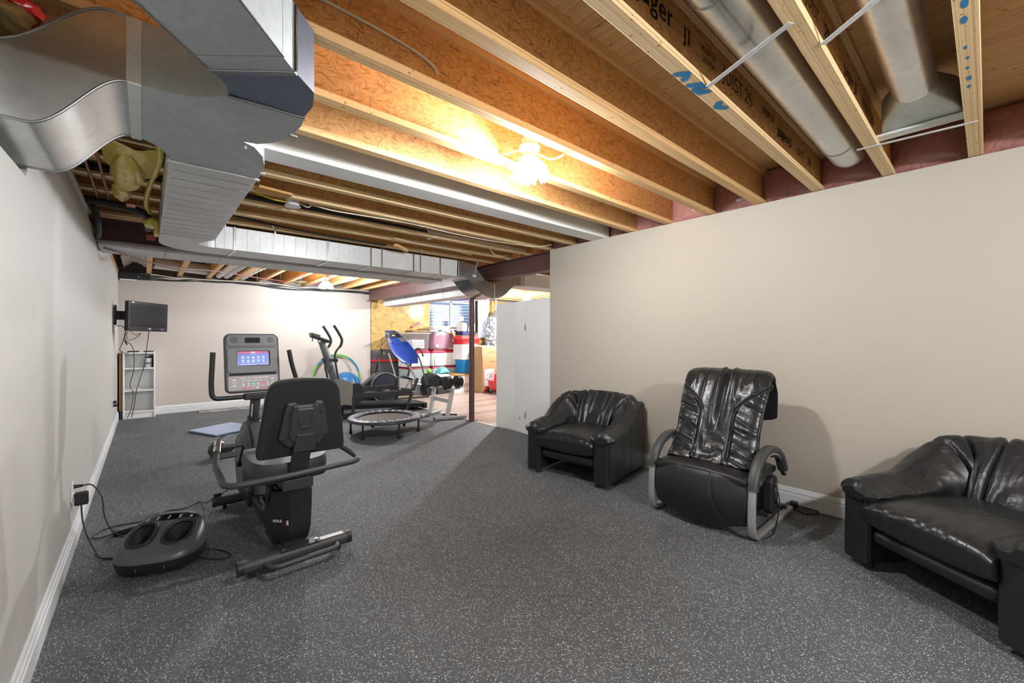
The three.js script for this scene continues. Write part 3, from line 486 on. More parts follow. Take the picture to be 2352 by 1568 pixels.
// cables, pipes and bundles overhead
const wire = (label, pts, r, mat, cat = 'cable', name = 'cable', seg = 60) => tag(obj(name, tube(pts, r, seg, 7), mat), label, cat);
wire('white cable clipped along the joist at the upper left, beside the upper duct', [[0.15, 2.60, JZ(4) + 0.016], [0.6, 2.60, JZ(4) + 0.016], [0.86, 2.585, JZ(4) + 0.016], [0.98, 2.555, JZ(4) + 0.016], [1.0, 2.53, JZ(4) + 0.012]], 0.006, M.cableWhite);
wire('thin cream cable drooping under the joists from the round metal box', [[0.98, 2.50, -3.86], [1.2, 2.44, -3.78], [1.6, 2.44, -3.74], [2.0, 2.45, -3.75], [2.4, 2.43, -3.72], [2.9, 2.44, -3.76], [3.3, 2.45, -3.74], [3.55, 2.43, -3.6], [3.7, 2.46, -3.5]], 0.005, M.cableWhite);
wire('thin cream cable loop hanging by the end of the cross joists near the panel corner', [[3.3, 2.47, -4.2], [3.42, 2.42, -4.25], [3.6, 2.425, -4.3], [3.72, 2.46, -4.35]], 0.005, M.cableWhite);
wire('thin cream cable under the farther joists above the long duct', [[2.1, 2.45, -4.4], [2.5, 2.435, -4.42], [2.9, 2.44, -4.45], [3.3, 2.45, -4.6]], 0.005, M.cableWhite);
wire('black cable sagging between the joists above the long duct', [[0.5, 2.5, -4.72], [0.9, 2.47, -4.75], [1.5, 2.455, -4.8], [2.2, 2.46, -4.85]], 0.011, M.cable);
{
  const t = thing('junction_box', 'round metal junction box with white and yellow cables under a joist', 'junction box', [0.93, 2.43, -3.87]);
  obj('box', lathe([[0, 0], [0.052, 0], [0.052, 0.045], [0.048, 0.048], [0, 0.048]], 0.93, 2.44, -3.87, 20), M.galvDull, t);
  obj('cover', lathe([[0, 0], [0.062, 0.001], [0.062, 0.005], [0, 0.006]], 0.93, 2.432, -3.87, 24), M.white, t);
  obj('cable_tail', tube([[0.98, 2.47, -3.87], [1.05, 2.45, -3.86], [1.06, 2.48, -3.82], [0.98, 2.52, -3.80]], 0.005, 30), M.cableWhite, t);
  obj('yellow_lead', tube([[0.89, 2.46, -3.86], [0.75, 2.455, -3.83], [0.55, 2.49, -3.80], [0.3, 2.5, -3.78]], 0.008, 30), M.yellowPoly, t);
  const p = thing('drain_pipe', 'black plastic drain pipe with a white end section between the joists', 'pipe', [1.7, 2.5, -4.13]);
  obj('black_section', rod([-1.5, 2.53, -4.135], [2.35, 2.50, -4.135], 0.038, 18), phy(lin(0.03, 0.034, 0.042), 0.3), p); obj('white_section', rod([2.35, 2.50, -4.135], [3.85, 2.49, -4.135], 0.038, 18), M.white, p); obj('clamp', [bx(0.02, 0.02, 0.16, 2.42, 2.457, -4.14, 0.003), new THREE.TorusGeometry(0.041, 0.006, 6, 20).rotateY(PI / 2).translate(2.35, 2.50, -4.135)], M.white, p);
}
for (const [x, i] of [[-0.283, 0], [-0.22, 1]]) tag(obj('copper_pipe', rod([x, 2.415, -2.5 - i * 0.05], [x + 0.0, 2.415, -4.75], 0.0085, 12), M.copper), i ? 'thin copper pipe under the joists on the side of the yellow film bundle' : 'thin copper pipe under the joists closer to the left wall', 'pipe');
{ // black insulated pipes and the yellow gas hose with its film wrap
  const f = (x, y, z) => V(x, y, z);
  tag(obj('black_pipe', [poly([[-0.6, 2.40, -4.55], [-0.12, 2.385, -4.6], [0.0, 2.36, -4.62], [0.03, 2.31, -4.7], [0.01, 2.29, -4.9]], 0.030, 0.07, 14)], M.black), 'black insulated pipe bent beside the end of the yellow film bundle', 'pipe');
  tag(obj('black_pipe', [poly([[-0.32, 2.40, -4.75], [-0.30, 2.30, -4.85], [-0.31, 2.25, -5.1], [-0.33, 2.24, -5.3]], 0.022, 0.06, 12)], M.black), 'black pipe running down along the top of the left wall', 'pipe');
  tag(obj('gas_hose', tube([[0.02, 2.47, -2.45], [0.04, 2.43, -2.7], [0.055, 2.39, -3.0], [0.06, 2.385, -3.3], [0.02, 2.40, -3.9], [0.0, 2.39, -4.4], [0.04, 2.36, -4.7], [0.10, 2.35, -4.85]], 0.016, 80, 12), M.yellowPoly), 'yellow hose curving down behind the curved duct', 'hose');
  const t = thing('film_bundle', 'crumpled yellow plastic film bundle hanging under the joists left of the duct run', 'plastic bundle', [-0.08, 2.33, -3.6]);
  const blob = (cx, cy, cz, rx, ry, rz, s, amp = 0.35) => { const R = []; for (let i = 0; i <= 26; i++) { const v = i / 26, row = []; for (let k = 0; k < 30; k++) { const a = k / 30 * 2 * PI, w = Math.sin(PI * clamp(v, 0.02, 0.98)) ** 0.7, n = 1 + amp * (ridge(Math.cos(a) * 2.2 + s, Math.sin(a) * 2.2 + s, v * 3 + s + 0.3) - 0.4); row.push(f(cx + Math.cos(a) * rx * w * n, cy + Math.sin(a) * ry * w * n, cz + (v - 0.5) * 2 * rz)); } R.push(row); } return loft(R); };
  obj('film_body', blob(-0.085, 2.36, -3.55, 0.075, 0.06, 0.42, 1), M.yellowFilm, t);
  obj('film_wing', surf((u, v) => f(lerp(-0.19, 0.06, u), 2.385 - 0.05 * Math.sin(PI * u) + 0.02 * fbm(u * 5, v * 5, 2.2), lerp(-3.05, -3.6, v) - 0.12 * (u - 0.5)), 18, 18), M.yellowFilm, t);
  obj('film_tail', blob(-0.13, 2.36, -4.02, 0.045, 0.045, 0.28, 4), M.yellowFilm, t);
  obj('red_print', [bx(0.05, 0.003, 0.10, -0.085, 2.305, -4.2, 0.001)], M.redFilm, t);
  const u = thing('film_bundle', 'crumpled yellow plastic lump by the beam beside the elbow of the duct', 'plastic bundle', [0.03, 2.31, -4.9]);
  obj('film_body', [blob(0.035, 2.315, -4.72, 0.055, 0.05, 0.12, 7), blob(0.075, 2.30, -4.98, 0.03, 0.05, 0.13, 9)], M.yellowPoly, u);
  tag(obj('warning_tag', bx(0.07, 0.055, 0.003, 0.035, 2.30, -5.36, 0.001, 0.2), M.redFilm), 'small red tag stuck on the dark cross beam', 'tag');
  const r = thing('plastic_wrap', 'crumpled red and pale plastic packaging stuffed overhead in the top left corner', 'plastic bundle', [-0.37, 2.42, -2.2]);
  obj('red_wrap', blob(-0.385, 2.44, -2.2, 0.10, 0.07, 0.13, 12, 0.5), M.redFilm, r); obj('pale_wrap', blob(-0.36, 2.375, -2.14, 0.07, 0.05, 0.08, 15, 0.5), phy(lin(0.6, 0.55, 0.30), 0.3, { bumpMap: TX.wrinkle, bumpScale: 0.006 }), r);
  tag(obj('vent_pipe', rod([-0.40, 2.37, -2.7], [-0.40, 2.37, -4.9], 0.05, 20), M.galvDull), 'galvanized pipe lying along the top of the left wall', 'pipe');
}
tag(obj('wood_block', bar([0.62, 2.452, -3.62], [0.86, 2.452, -3.66], 0.12, 0.02, 0.003), M.lumberDark), 'scrap of plywood nailed under a joist by the duct run', 'board');
tag(obj('wood_block', bar([2.22, 2.425, -4.62], [2.45, 2.42, -4.80], 0.05, 0.035, 0.003), M.lumberPale), 'short wood block under the joists above the long duct', 'board');
tag(obj('wire_clip', [rod([3.63, 2.45, -4.9], [3.61, 2.235, -4.95], 0.003, 8), bx(0.06, 0.035, 0.03, 3.60, 2.235, -4.95, 0.004)], M.galvDull), 'small metal beam clip hanging on a wire by the brown beam', 'clip');
{ // far end: cable bundle, black box, white flexible pipes
  const z = ZF + 0.03;
  for (let i = 0; i < 5; i++) { const y = 2.40 + 0.012 * i, c = i % 2 ? M.cable : i === 4 ? M.cableWhite : M.charcoal; tag(obj('cable', tube(Array.from({ length: 14 }, (_, k) => [lerp(-0.25, 3.9, k / 13), y - 0.02 - 0.035 * ridge(k * 0.7 + i * 3.1, i) - (i < 2 ? 0.02 * Math.sin(k * 0.9 + i) : 0), z + 0.012 * i]), 0.009, 90, 7), c), ['lowest black cable', 'dark cable second from the bottom', 'grey cable in the middle', 'black cable second from the top', 'white cable on top'][i] + ' of the bundle along the top of the far wall', 'cable', undefined); }
  const b = thing('cable_box', 'black control box at the top of the far wall in the corner', 'box', [-0.13, 2.34, ZF + 0.05]);
  obj('case', span(-0.335, 0.06, 2.325, 2.43, ZF + 0.005, ZF + 0.10, 0.006), M.black, b); obj('indicator', [ball(0.008, -0.10, 2.365, ZF + 0.10), ball(0.004, -0.065, 2.362, ZF + 0.10)], M.whiteGloss, b); obj('white_strip', span(-0.33, -0.13, 2.30, 2.322, ZF + 0.01, ZF + 0.08, 0.006), M.white, b);
  for (const [x, k] of [[1.02, 0], [1.14, 1], [1.40, 2]]) tag(obj('flexible_pipe', sweep(Array.from({ length: 60 }, (_, i) => V(x + 0.06 * Math.sin(i * 0.05), 2.50 + 0.02 * Math.sin(i * 0.1), -9.5 + i * 0.066)), (t) => 0.05 + 0.003 * Math.sin(t * 300), 14), M.white), ['left white pipe of the pair in the joist bay over the exercise area', 'right white pipe of the pair in the joist bay over the exercise area', 'single white pipe in the next joist bay over the exercise area'][k], 'pipe');
  tag(obj('flexible_pipe', rod([0.08, 2.56, -9.0], [0.82, 2.56, -9.3], 0.09, 18), M.white), 'thick white pipe lying across the joist bays above the far wall', 'pipe');
  const w = thing('insulation_sleeve', 'crumpled white foil sleeve in the joist bay above the black control box', 'insulation', [0, 2.5, -9.0]);
  obj('sleeve', surf((u, v) => V(lerp(-0.28, 0.02, u), 2.50 + 0.09 * Math.sin(PI * u) + 0.03 * ridge(u * 6, v * 6, 3), lerp(-9.5, -8.3, v)), 30, 30), phy(lin(0.6, 0.58, 0.54), 0.4, { side: THREE.DoubleSide, bumpMap: TX.wrinkle, bumpScale: 0.01 }), w);
  tag(obj('cable', tube([[-0.3, 2.185, -5.55], [0.2, 2.175, -6.4], [0.8, 2.30, -7.4], [1.4, 2.36, -8.2], [2.0, 2.42, -8.9]], 0.008, 60, 7), std(lin(0.16, 0.03, 0.035), 0.5)), 'thin dark red cable sagging under the flat pale duct', 'cable');
  tag(obj('insulation_batt', surf((u, v) => V(lerp(2.16, 2.5, u), 2.46 + 0.05 * fbm(u * 5, v * 5, 3.2), lerp(-9.55, -9.1, v)), 14, 14), std(lin(0.45, 0.38, 0.18), 0.9)), 'yellowish insulation tucked over the far wall in a joist bay', 'insulation');
  tag(obj('insulation_batt', surf((u, v) => V(lerp(2.62, 2.9, u), 2.46 + 0.05 * fbm(u * 5, v * 5, 7.2), lerp(-9.55, -9.2, v)), 14, 14), std(lin(0.55, 0.22, 0.22), 0.9)), 'pink insulation tucked over the far wall left of the LED fixture', 'insulation');
  tag(obj('hanger_strap', bar([1.62, 2.43, -9.1], [2.0, 2.425, -9.3], 0.05, 0.004, 0.001), M.galvShiny), 'bright metal plate across the joists above the far wall', 'strap');
}
// ---------- leather armchairs (front faces local +z) ----------
function wrinkle(u, v, s, k = 1) { const w = fbm(u * 2 + s, v * 2, s + 0.7, 3) * 1.2; return k * (Math.pow(ridge(u * 3.2 + w, v * 5 + w, s + 1.3), 1.5) * 0.010 + Math.pow(ridge(u * 7 + w, v * 3 + w * 0.7, s + 5.1), 2) * 0.006 - 0.004); }
function clubChair(label, at, turn, s0) {
  const t = thing('armchair', label, 'armchair', at, 'matching black leather armchairs', turn);
  t.userData.group = undefined; delete t.userData.group;
  const W = 0.445, IN = 0.29;
  for (const s of [-1, 1]) {   // arm side: front column running back and rising to the back height
    const prof = [[-0.41, 0.035], [-0.405, 0.40], [-0.36, 0.43], [-0.18, 0.455], [0.02, 0.50], [0.16, 0.57], [0.27, 0.64], [0.335, 0.675], [0.385, 0.675], [0.405, 0.65], [0.40, 0.035]].map(([z, y]) => [z, y]);
    obj('side_panel', yz(extr(shapeOf(prof), W - IN + 0.002, 0.024)).translate(s * (W + IN) / 2, 0, 0), M.leatherSide, t);
    obj('side_seam', [bx(0.003, 0.38, 0.004, s * (W + 0.001), 0.23, 0.10, 0.001), bx(0.003, 0.44, 0.004, s * (W + 0.001), 0.27, -0.07, 0.001)], M.piping, t);
    for (const z of [0.34, -0.34]) obj('foot', rod([s * 0.35, 0, z], [s * 0.35, 0.04, z], 0.028, 16), M.black, t);
  }
  obj('base', span(-IN, IN, 0.15, 0.26, -0.36, 0.30, 0.01), M.blackMatte, t);
  obj('back_panel', bx(2 * W - 0.03, 0.63, 0.05, 0, 0.365, -0.385, 0.02), M.leatherSide, t);
  obj('front_rail', bx(2 * IN, 0.085, 0.09, 0, 0.205, 0.345, 0.04), M.leatherSide, t);
  { // seat cushion: puffed slab with a rounded, gathered front
    const R = [];
    for (let i = 0; i <= 44; i++) {
      const u = i / 44, x = lerp(-IN - 0.008, IN + 0.008, u), e = Math.pow(Math.sin(PI * clamp(u, 0.012, 0.988)), 0.13), row = [];
      const hw = 0.335, hh = 0.100 * e, dome = 0.028 * Math.sin(PI * u);
      for (let k = 0; k < 56; k++) {
        const a = k / 56 * 2 * PI, c = Math.cos(a), q = Math.sin(a), p = 2 / 4.2;
        let z = Math.sign(c) * Math.abs(c) ** p * hw, y = Math.sign(q) * Math.abs(q) ** p * hh;
        if (y > 0) y += dome * (1 - (z / hw) ** 2) + 0.006 * (1 - z / hw);
        const fr = sm(0.15, 0.33, z), wv = fr * 0.008 * Math.pow(ridge(u * 14 + s0, y * 6, 1.7), 2) * sm(-0.05, 0.04, y + 0.02);
        const g = 0.006 * sm(0.75, 1, Math.abs(2 * u - 1)) * ridge(z * 12, y * 20 + s0, 2.4);
        row.push(V(x, 0.332 + y + wv * 0.5 - g + 0.003 * wrinkle(u * 2, z * 3, s0 + 2) * 60 * 0.06, 0.10 + z + wv));
      }
      R.push(row);
    }
    obj('seat_cushion', loft(R), M.leatherShiny, t, { off: s0 });
  }
  // padded band: arm pad, back, arm pad in one sweep
  const path = []; { const pts = [[-0.372, 0.425], [-0.372, 0.15], [-0.372, -0.10], [-0.355, -0.22], [-0.29, -0.305], [-0.17, -0.335], [0, -0.342], [0.17, -0.335], [0.29, -0.305], [0.355, -0.22], [0.372, -0.10], [0.372, 0.15], [0.372, 0.425]]; const c = new THREE.CatmullRomCurve3(pts.map(([x, z]) => V(x, 0, z))); for (let i = 0; i <= 240; i++) path.push([c.getPointAt(i / 240), c.getTangentAt(i / 240)]); }
  const ring = (U) => {
    const m = Math.min(U, 1 - U) * 2;                                    // 0 at arm tips, 1 at mid back
    const f = U * 240, i0 = Math.min(239, Math.floor(f)), P = path[i0][0].clone().lerp(path[i0 + 1][0], f - i0), T = path[i0][1].clone().lerp(path[i0 + 1][1], f - i0).normalize();
    const N = V(-T.z, 0, T.x).multiplyScalar(-1); if (N.dot(V(-P.x, 0, 0.15 - P.z)) < 0) N.multiplyScalar(-1);   // inward
    const H = lerp(0.475, 0.505, sm(0, 0.28, m)) + 0.215 * sm(0.26, 0.66, m) + 0.028 * sm(0.6, 1, m);
    const back = sm(0.42, 0.72, m), tip = sm(0, 0.05, m);
    const yb = lerp(0.39, 0.36, back), tin = lerp(0.105, 0.235, back), mid = lerp(0.085, 0.155, back), tout = lerp(0.105, 0.055, back);
    let S = [[tin - 0.02, yb - 0.015], [tin + 0.012, yb + 0.03], [mid + 0.035, lerp(yb, H, 0.5)], [0.045, H - 0.02], [0.0, H + 0.012], [-0.05, H + 0.006], [-tout, H - 0.03], [-tout - 0.006, H - 0.06], [-tout + 0.03, H - 0.085], [0.0, H - 0.10], [0.02, yb - 0.01]];
    if (m < 0.05) { const c = [0.0, 0.435]; S = S.map(([n, y]) => [lerp(c[0], n, 0.55 + 0.45 * tip), lerp(c[1] + (y - c[1]) * 0.55 - 0.01, y, tip)]); }
    const cv = new THREE.CatmullRomCurve3(S.map(([n, y]) => V(n, y, 0)), true), row = [];
    for (let k = 0; k < 60; k++) {
      const v = k / 60, p = cv.getPoint(v), d = cv.getTangent(v), nn = V(d.y, -d.x, 0);
      if (nn.dot(V(p.x - 0.02, p.y - (yb + H) / 2, 0)) < 0) nn.multiplyScalar(-1);
      const live = sm(0.0, 0.06, v) * sm(0.72, 0.60, v);
      let w = wrinkle(U * 4.6 + s0, v * 2.0, s0, 0.9 + 0.5 * back) * live * (1 - 0.75 * gauss(v - 0.43, 0.07));
      w += 0.006 * (Math.pow(ridge(U * 34, v * 3 + s0, s0 + 6.1), 2) - 0.3) * live * (1 - back); for (const us of [0.425, 0.575, 0.345, 0.655, 0.295, 0.705]) { const dd = (U - us) - (v - 0.2) * 0.06 * Math.sign(us - 0.5); w -= 0.020 * gauss(dd, 0.0035) * live; w += 0.008 * gauss(Math.abs(dd) - 0.016, 0.009) * (0.4 + ridge(v * 12 + us * 40, U * 3, s0 + 3)) * live; }
      w -= 0.012 * gauss(U - 0.5, 0.05) * gauss(v - 0.2, 0.05) * back;
      w -= 0.010 * gauss(v - 0.17 - 0.02 * Math.sin(U * 40), 0.012) * back * live * sm(0.44, 0.47, U) * sm(0.56, 0.53, U);
      const q = P.clone().add(N.clone().multiplyScalar(p.x + nn.x * w)); q.y = p.y + nn.y * w; row.push(q);
    }
    return row;
  };
  const seg = (a, b, n) => loft(Array.from({ length: n + 1 }, (_, i) => ring(lerp(a, b, i / n))));
  obj('arm_pad', seg(0.001, 0.295, 90), M.leather, t, { off: s0 + 1 });
  obj('back_cushion', seg(0.2955, 0.7045, 150), M.leather, t, { off: s0 + 2 });
  obj('arm_pad', seg(0.705, 0.999, 90), M.leather, t, { off: s0 + 3 });
  return t;
}
clubChair('black leather armchair by the white panels, farther from the camera', [3.335, 0, -2.665], -1.411, 3.1);
clubChair('black leather armchair cut off by the right edge of the photo', [3.235, 0, 0.02], -2.19, 8.4);

{ // ---------- massage recliner ----------
  const t = thing('massage_chair', 'black leather massage recliner with silver bow frame against the long wall', 'massage chair', [3.30, 0, -1.352], undefined, -PI / 2);
  // front pad (leg rest), bowed forward with a dipped lower edge
  const fp = (u, v, side) => { const x = lerp(-0.325, 0.325, u), y = lerp(0.045 + 0.05 * (2 * u - 1) ** 2, 0.405, v), e = Math.pow(Math.sin(PI * clamp(u, 0.01, 0.99)), 0.25) * Math.pow(Math.sin(PI * clamp(v, 0.012, 0.988)), 0.25); const q = 2 * u - 1, c1 = 0.42 - 0.25 * (1 - v) ** 2 * -1; let z = 0.335 + 0.045 * (1 - q * q) + 0.030 * Math.sin(PI * v) + (side ? 0.040 * e : -0.045 * e);
    if (side) { const sx = 0.32 + 0.42 * (1 - v) ** 2.2; z -= 0.006 * gauss(q - sx, 0.012); z -= 0.006 * gauss(q + 0.42 - 0.05 * v + 0.12 * (1 - v) ** 2, 0.012); z += 0.0012 * (fbm(u * 9, v * 9, 2.2) - 0.5); } return V(x, y, z); };
  obj('leg_rest', [surf((u, v) => fp(u, v, 1), 70, 44), surf((u, v) => fp(1 - u, v, 0), 40, 24)], M.leatherSide, t);
  obj('leg_rest_piping', [-1, 1].map((s) => tube(Array.from({ length: 9 }, (_, i) => { const p = fp(s > 0 ? 0.988 : 0.012, lerp(0.04, 0.96, i / 8), 1); p.z -= 0.012; return p.toArray(); }), 0.005, 30, 6)), M.piping, t);
  // seat
  const seat = []; for (let i = 0; i <= 40; i++) { const u = i / 40, row = [], e = Math.pow(Math.sin(PI * clamp(u, 0.012, 0.988)), 0.22); for (let k = 0; k < 40; k++) { const a = k / 40 * 2 * PI, c = Math.cos(a), q = Math.sin(a), p = 0.42; let z = Math.sign(c) * Math.abs(c) ** p * 0.29, y = Math.sign(q) * Math.abs(q) ** p * 0.052 * e; if (y > 0) y += 0.008 * Math.sin(PI * u) - 0.004 * gauss(2 * u - 1 - 0.36, 0.015) - 0.004 * gauss(2 * u - 1 + 0.36, 0.015); row.push(V(lerp(-0.32, 0.32, u), 0.375 + y - 0.06 * (0.3 - z) * 0.2, 0.10 + z)); } seat.push(row); }
  obj('seat', loft(seat), M.leatherSide, t);
  // back pad: a curved slab seen from its front
  const sp = new THREE.CatmullRomCurve3([[0, 0.405, 0.22], [0, 0.44, 0.17], [0, 0.54, 0.10], [0, 0.70, 0.035], [0, 0.86, -0.04], [0, 0.97, -0.10], [0, 1.028, -0.15], [0, 1.04, -0.205], [0, 1.00, -0.25]].map((p) => V(...p)));
  const half = (v) => 0.318 - 0.02 * gauss(v - 0.35, 0.2) - 0.012 * sm(0.75, 1, v);
  const seamX = (v) => 0.40 + 0.0 * v + 0.62 * Math.pow(sm(0.42, 0.78, v), 1.6);
  const bp = (u, v, front) => {
    const P = sp.getPointAt(clamp(v)), T = sp.getTangentAt(clamp(v)), N = V(0, -T.z, T.y); if (N.z < 0) N.multiplyScalar(-1);
    const q = 2 * u - 1, aq = Math.abs(q), e = Math.pow(clamp(1 - aq ** 8), 0.5) * Math.pow(Math.sin(PI * clamp(v, 0.006, 0.994)), 0.15), sx = seamX(v), inSide = aq > sx && v < 0.80;
    let d = front ? 0.05 * e : -0.045 * e;
    if (front) {
      const s1 = gauss(aq - sx, 0.018) * sm(0.83, 0.74, v) * sm(0.02, 0.06, v);
      d -= 0.017 * s1;
      d += 0.010 * gauss(aq - sx + 0.045, 0.02) * sm(0.83, 0.74, v);
      const cen = gauss(q - 0.03 + 0.05 * (0.6 - v), 0.045) * sm(0.30, 0.5, v);
      d -= 0.030 * cen; d += 0.012 * gauss(Math.abs(q - 0.03) - 0.12, 0.05) * sm(0.3, 0.5, v);
      if (inSide) d += 0.013 * Math.pow(ridge(q * 1.3 + 4, v * 13 + q * 1.6, 2.2), 1.6) * sm(0, 0.1, aq - sx) + 0.006 * ridge(q * 3, v * 24 + q * 3, 5.2) - 0.004;
      else d += (0.014 * Math.pow(ridge(q * 6.5 + fbm(q * 3, v * 4, 1.1), v * 2.2, 3.3), 1.6) - 0.005) * sm(0.95, 0.75, v) * sm(0.2, 0.45, v) + 0.012 * Math.pow(ridge(q * 2.2, v * 11 + fbm(q * 4, v * 3, 8.1) * 2, 6.3), 1.8) * sm(0.42, 0.1, v);
      d += 0.003 * (fbm(q * 9, v * 22, 4.4) - 0.5);
    }
    return V(q * half(v), P.y + N.y * d, P.z + N.z * d);
  };
  obj('back_pad', [surf((u, v) => bp(u, v, 1), 120, 150), surf((u, v) => bp(1 - u, v, 0), 40, 50)], M.leatherShiny, t);
  for (const s of [-1, 1]) { obj('piping', tube(Array.from({ length: 22 }, (_, i) => { const v = lerp(0.05, 0.795, i / 21), p = bp((1 + s * seamX(v)) / 2, v, 1); p.z += 0.006; return p.toArray(); }), 0.0042, 70, 6), M.piping, t); obj('edge_piping', tube(Array.from({ length: 16 }, (_, i) => { const v = lerp(0.03, 0.93, i / 15), p = bp((1 + s * 0.985) / 2, v, 1); return p.toArray(); }), 0.0045, 50, 6), M.piping, t); }
  obj('back_shell', surf((u, v) => { const q = bp(u, lerp(0.06, 0.9, v), 0); q.z -= 0.035; q.x *= 0.93; return q; }, 20, 30), M.blackMatte, t);
  // padded flap folded over the top and hanging behind
  const fl = (u, v, o) => V(lerp(-0.30, 0.30, u), lerp(1.035, 0.69, v) + 0.03 * (2 * u - 1) ** 8 * v, -0.235 - 0.07 * sm(0, 0.5, v) + 0.02 * v + o * Math.pow(Math.sin(PI * clamp(u, 0.02, 0.98)) * Math.sin(PI * clamp(v, 0.02, 0.98)), 0.3));
  obj('rear_flap', [surf((u, v) => fl(u, v, -0.022), 30, 30), surf((u, v) => fl(1 - u, v, 0.012), 30, 30)], M.leather, t);
  // bow frames: silver strip with a black arm pad
  for (const s of [-1, 1]) {
    const x = s * 0.352, bow = new THREE.CatmullRomCurve3([[x, 0.028, -0.40], [x, 0.024, 0.0], [x, 0.024, 0.29], [x, 0.05, 0.355], [x, 0.12, 0.378], [x, 0.25, 0.376], [x, 0.34, 0.365]].map((p) => V(...p)), false, 'catmullrom', 0.3).getPoints(60);
    const strip = (P, w, h, r) => { const R = P.map((p, i) => { const T = P[Math.min(i + 1, P.length - 1)].clone().sub(P[Math.max(0, i - 1)]).normalize(), N = V(0, T.z, -T.y), row = []; for (let k = 0; k < 16; k++) { const a = k / 16 * 2 * PI, c = Math.cos(a), q = Math.sin(a); row.push(p.clone().add(V(Math.sign(c) * Math.abs(c) ** r * w, 0, 0)).add(N.clone().multiplyScalar(Math.sign(q) * Math.abs(q) ** r * h))); } return row; }); return loft(R); };
    obj('bow_frame', strip(bow, 0.024, 0.016, 0.5), M.silver, t);
    const arm = new THREE.CatmullRomCurve3([[x, 0.335, 0.366], [x, 0.40, 0.345], [x, 0.475, 0.29], [x, 0.535, 0.195], [x, 0.553, 0.08], [x, 0.53, -0.05], [x, 0.465, -0.16], [x, 0.36, -0.235]].map((p) => V(...p))).getPoints(60);
    obj('arm_pad', strip(arm, 0.034, 0.026, 0.75), M.charcoal, t);
    obj('arm_rail', strip(arm.slice(26).map((p) => p.clone().add(V(0, -0.028, -0.012))), 0.022, 0.012, 0.5), M.silver, t);
    obj('arm_brace', [strip(arm.slice(36).map((p) => p.clone().add(V(0, -0.045, -0.024))), 0.016, 0.014, 0.6)], M.blackMatte, t);
  }
  obj('mechanism', [span(-0.27, 0.27, 0.07, 0.30, -0.25, 0.20, 0.02), span(-0.30, 0.30, 0.26, 0.33, -0.22, 0.28, 0.02)], M.blackGloss, t);
  obj('cross_rail', [rod([-0.35, 0.04, -0.33], [0.35, 0.04, -0.33], 0.018), rod([-0.35, 0.30, 0.33], [0.35, 0.30, 0.33], 0.014)], M.black, t);
  const pod = obj('remote_holder', yz(extr(rshape(0.13, 0.28, 0.06, 0, 0), 0.07, 0.015)).translate(0.30, 0.185, -0.13), M.black, t);
  obj('holder_slot', yz(extr(rshape(0.07, 0.17, 0.03, 0, 0), 0.004, 0.001)).translate(0.336, 0.20, -0.14), M.blackGloss, pod);
  obj('fold_gather', surf((u, v) => V(0.285 + 0.03 * Math.sin(PI * u), lerp(0.35, 0.47, v) + 0.004 * Math.sin(u * 30), lerp(0.10, -0.06, u) + 0.01 * ridge(u * 9, v * 9, 2)), 30, 20), M.leather, t);
  obj('power_cable', tube([[0.34, 0.26, -0.13], [0.37, 0.15, -0.10], [0.385, 0.03, 0.02], [0.40, 0.008, 0.14], [0.385, 0.006, 0.24], [0.36, 0.006, 0.27]], 0.004, 60, 6), M.cable, t);
  tag(obj('cable', tube([[3.78, 0.03, -0.99], [3.83, 0.012, -0.93], [3.84, 0.006, -0.86], [3.78, 0.006, -0.845], [3.72, 0.006, -0.91], [3.76, 0.008, -0.98]], 0.005, 60, 6), M.cable), 'black power cord looped on the floor by the baseboard behind the massage recliner', 'cable');
  tag(obj('power_plug', bx(0.05, 0.05, 0.05, 3.80, 0.026, -1.0, 0.01), M.black), 'black plug block on the floor behind the massage recliner frame', 'plug');
}
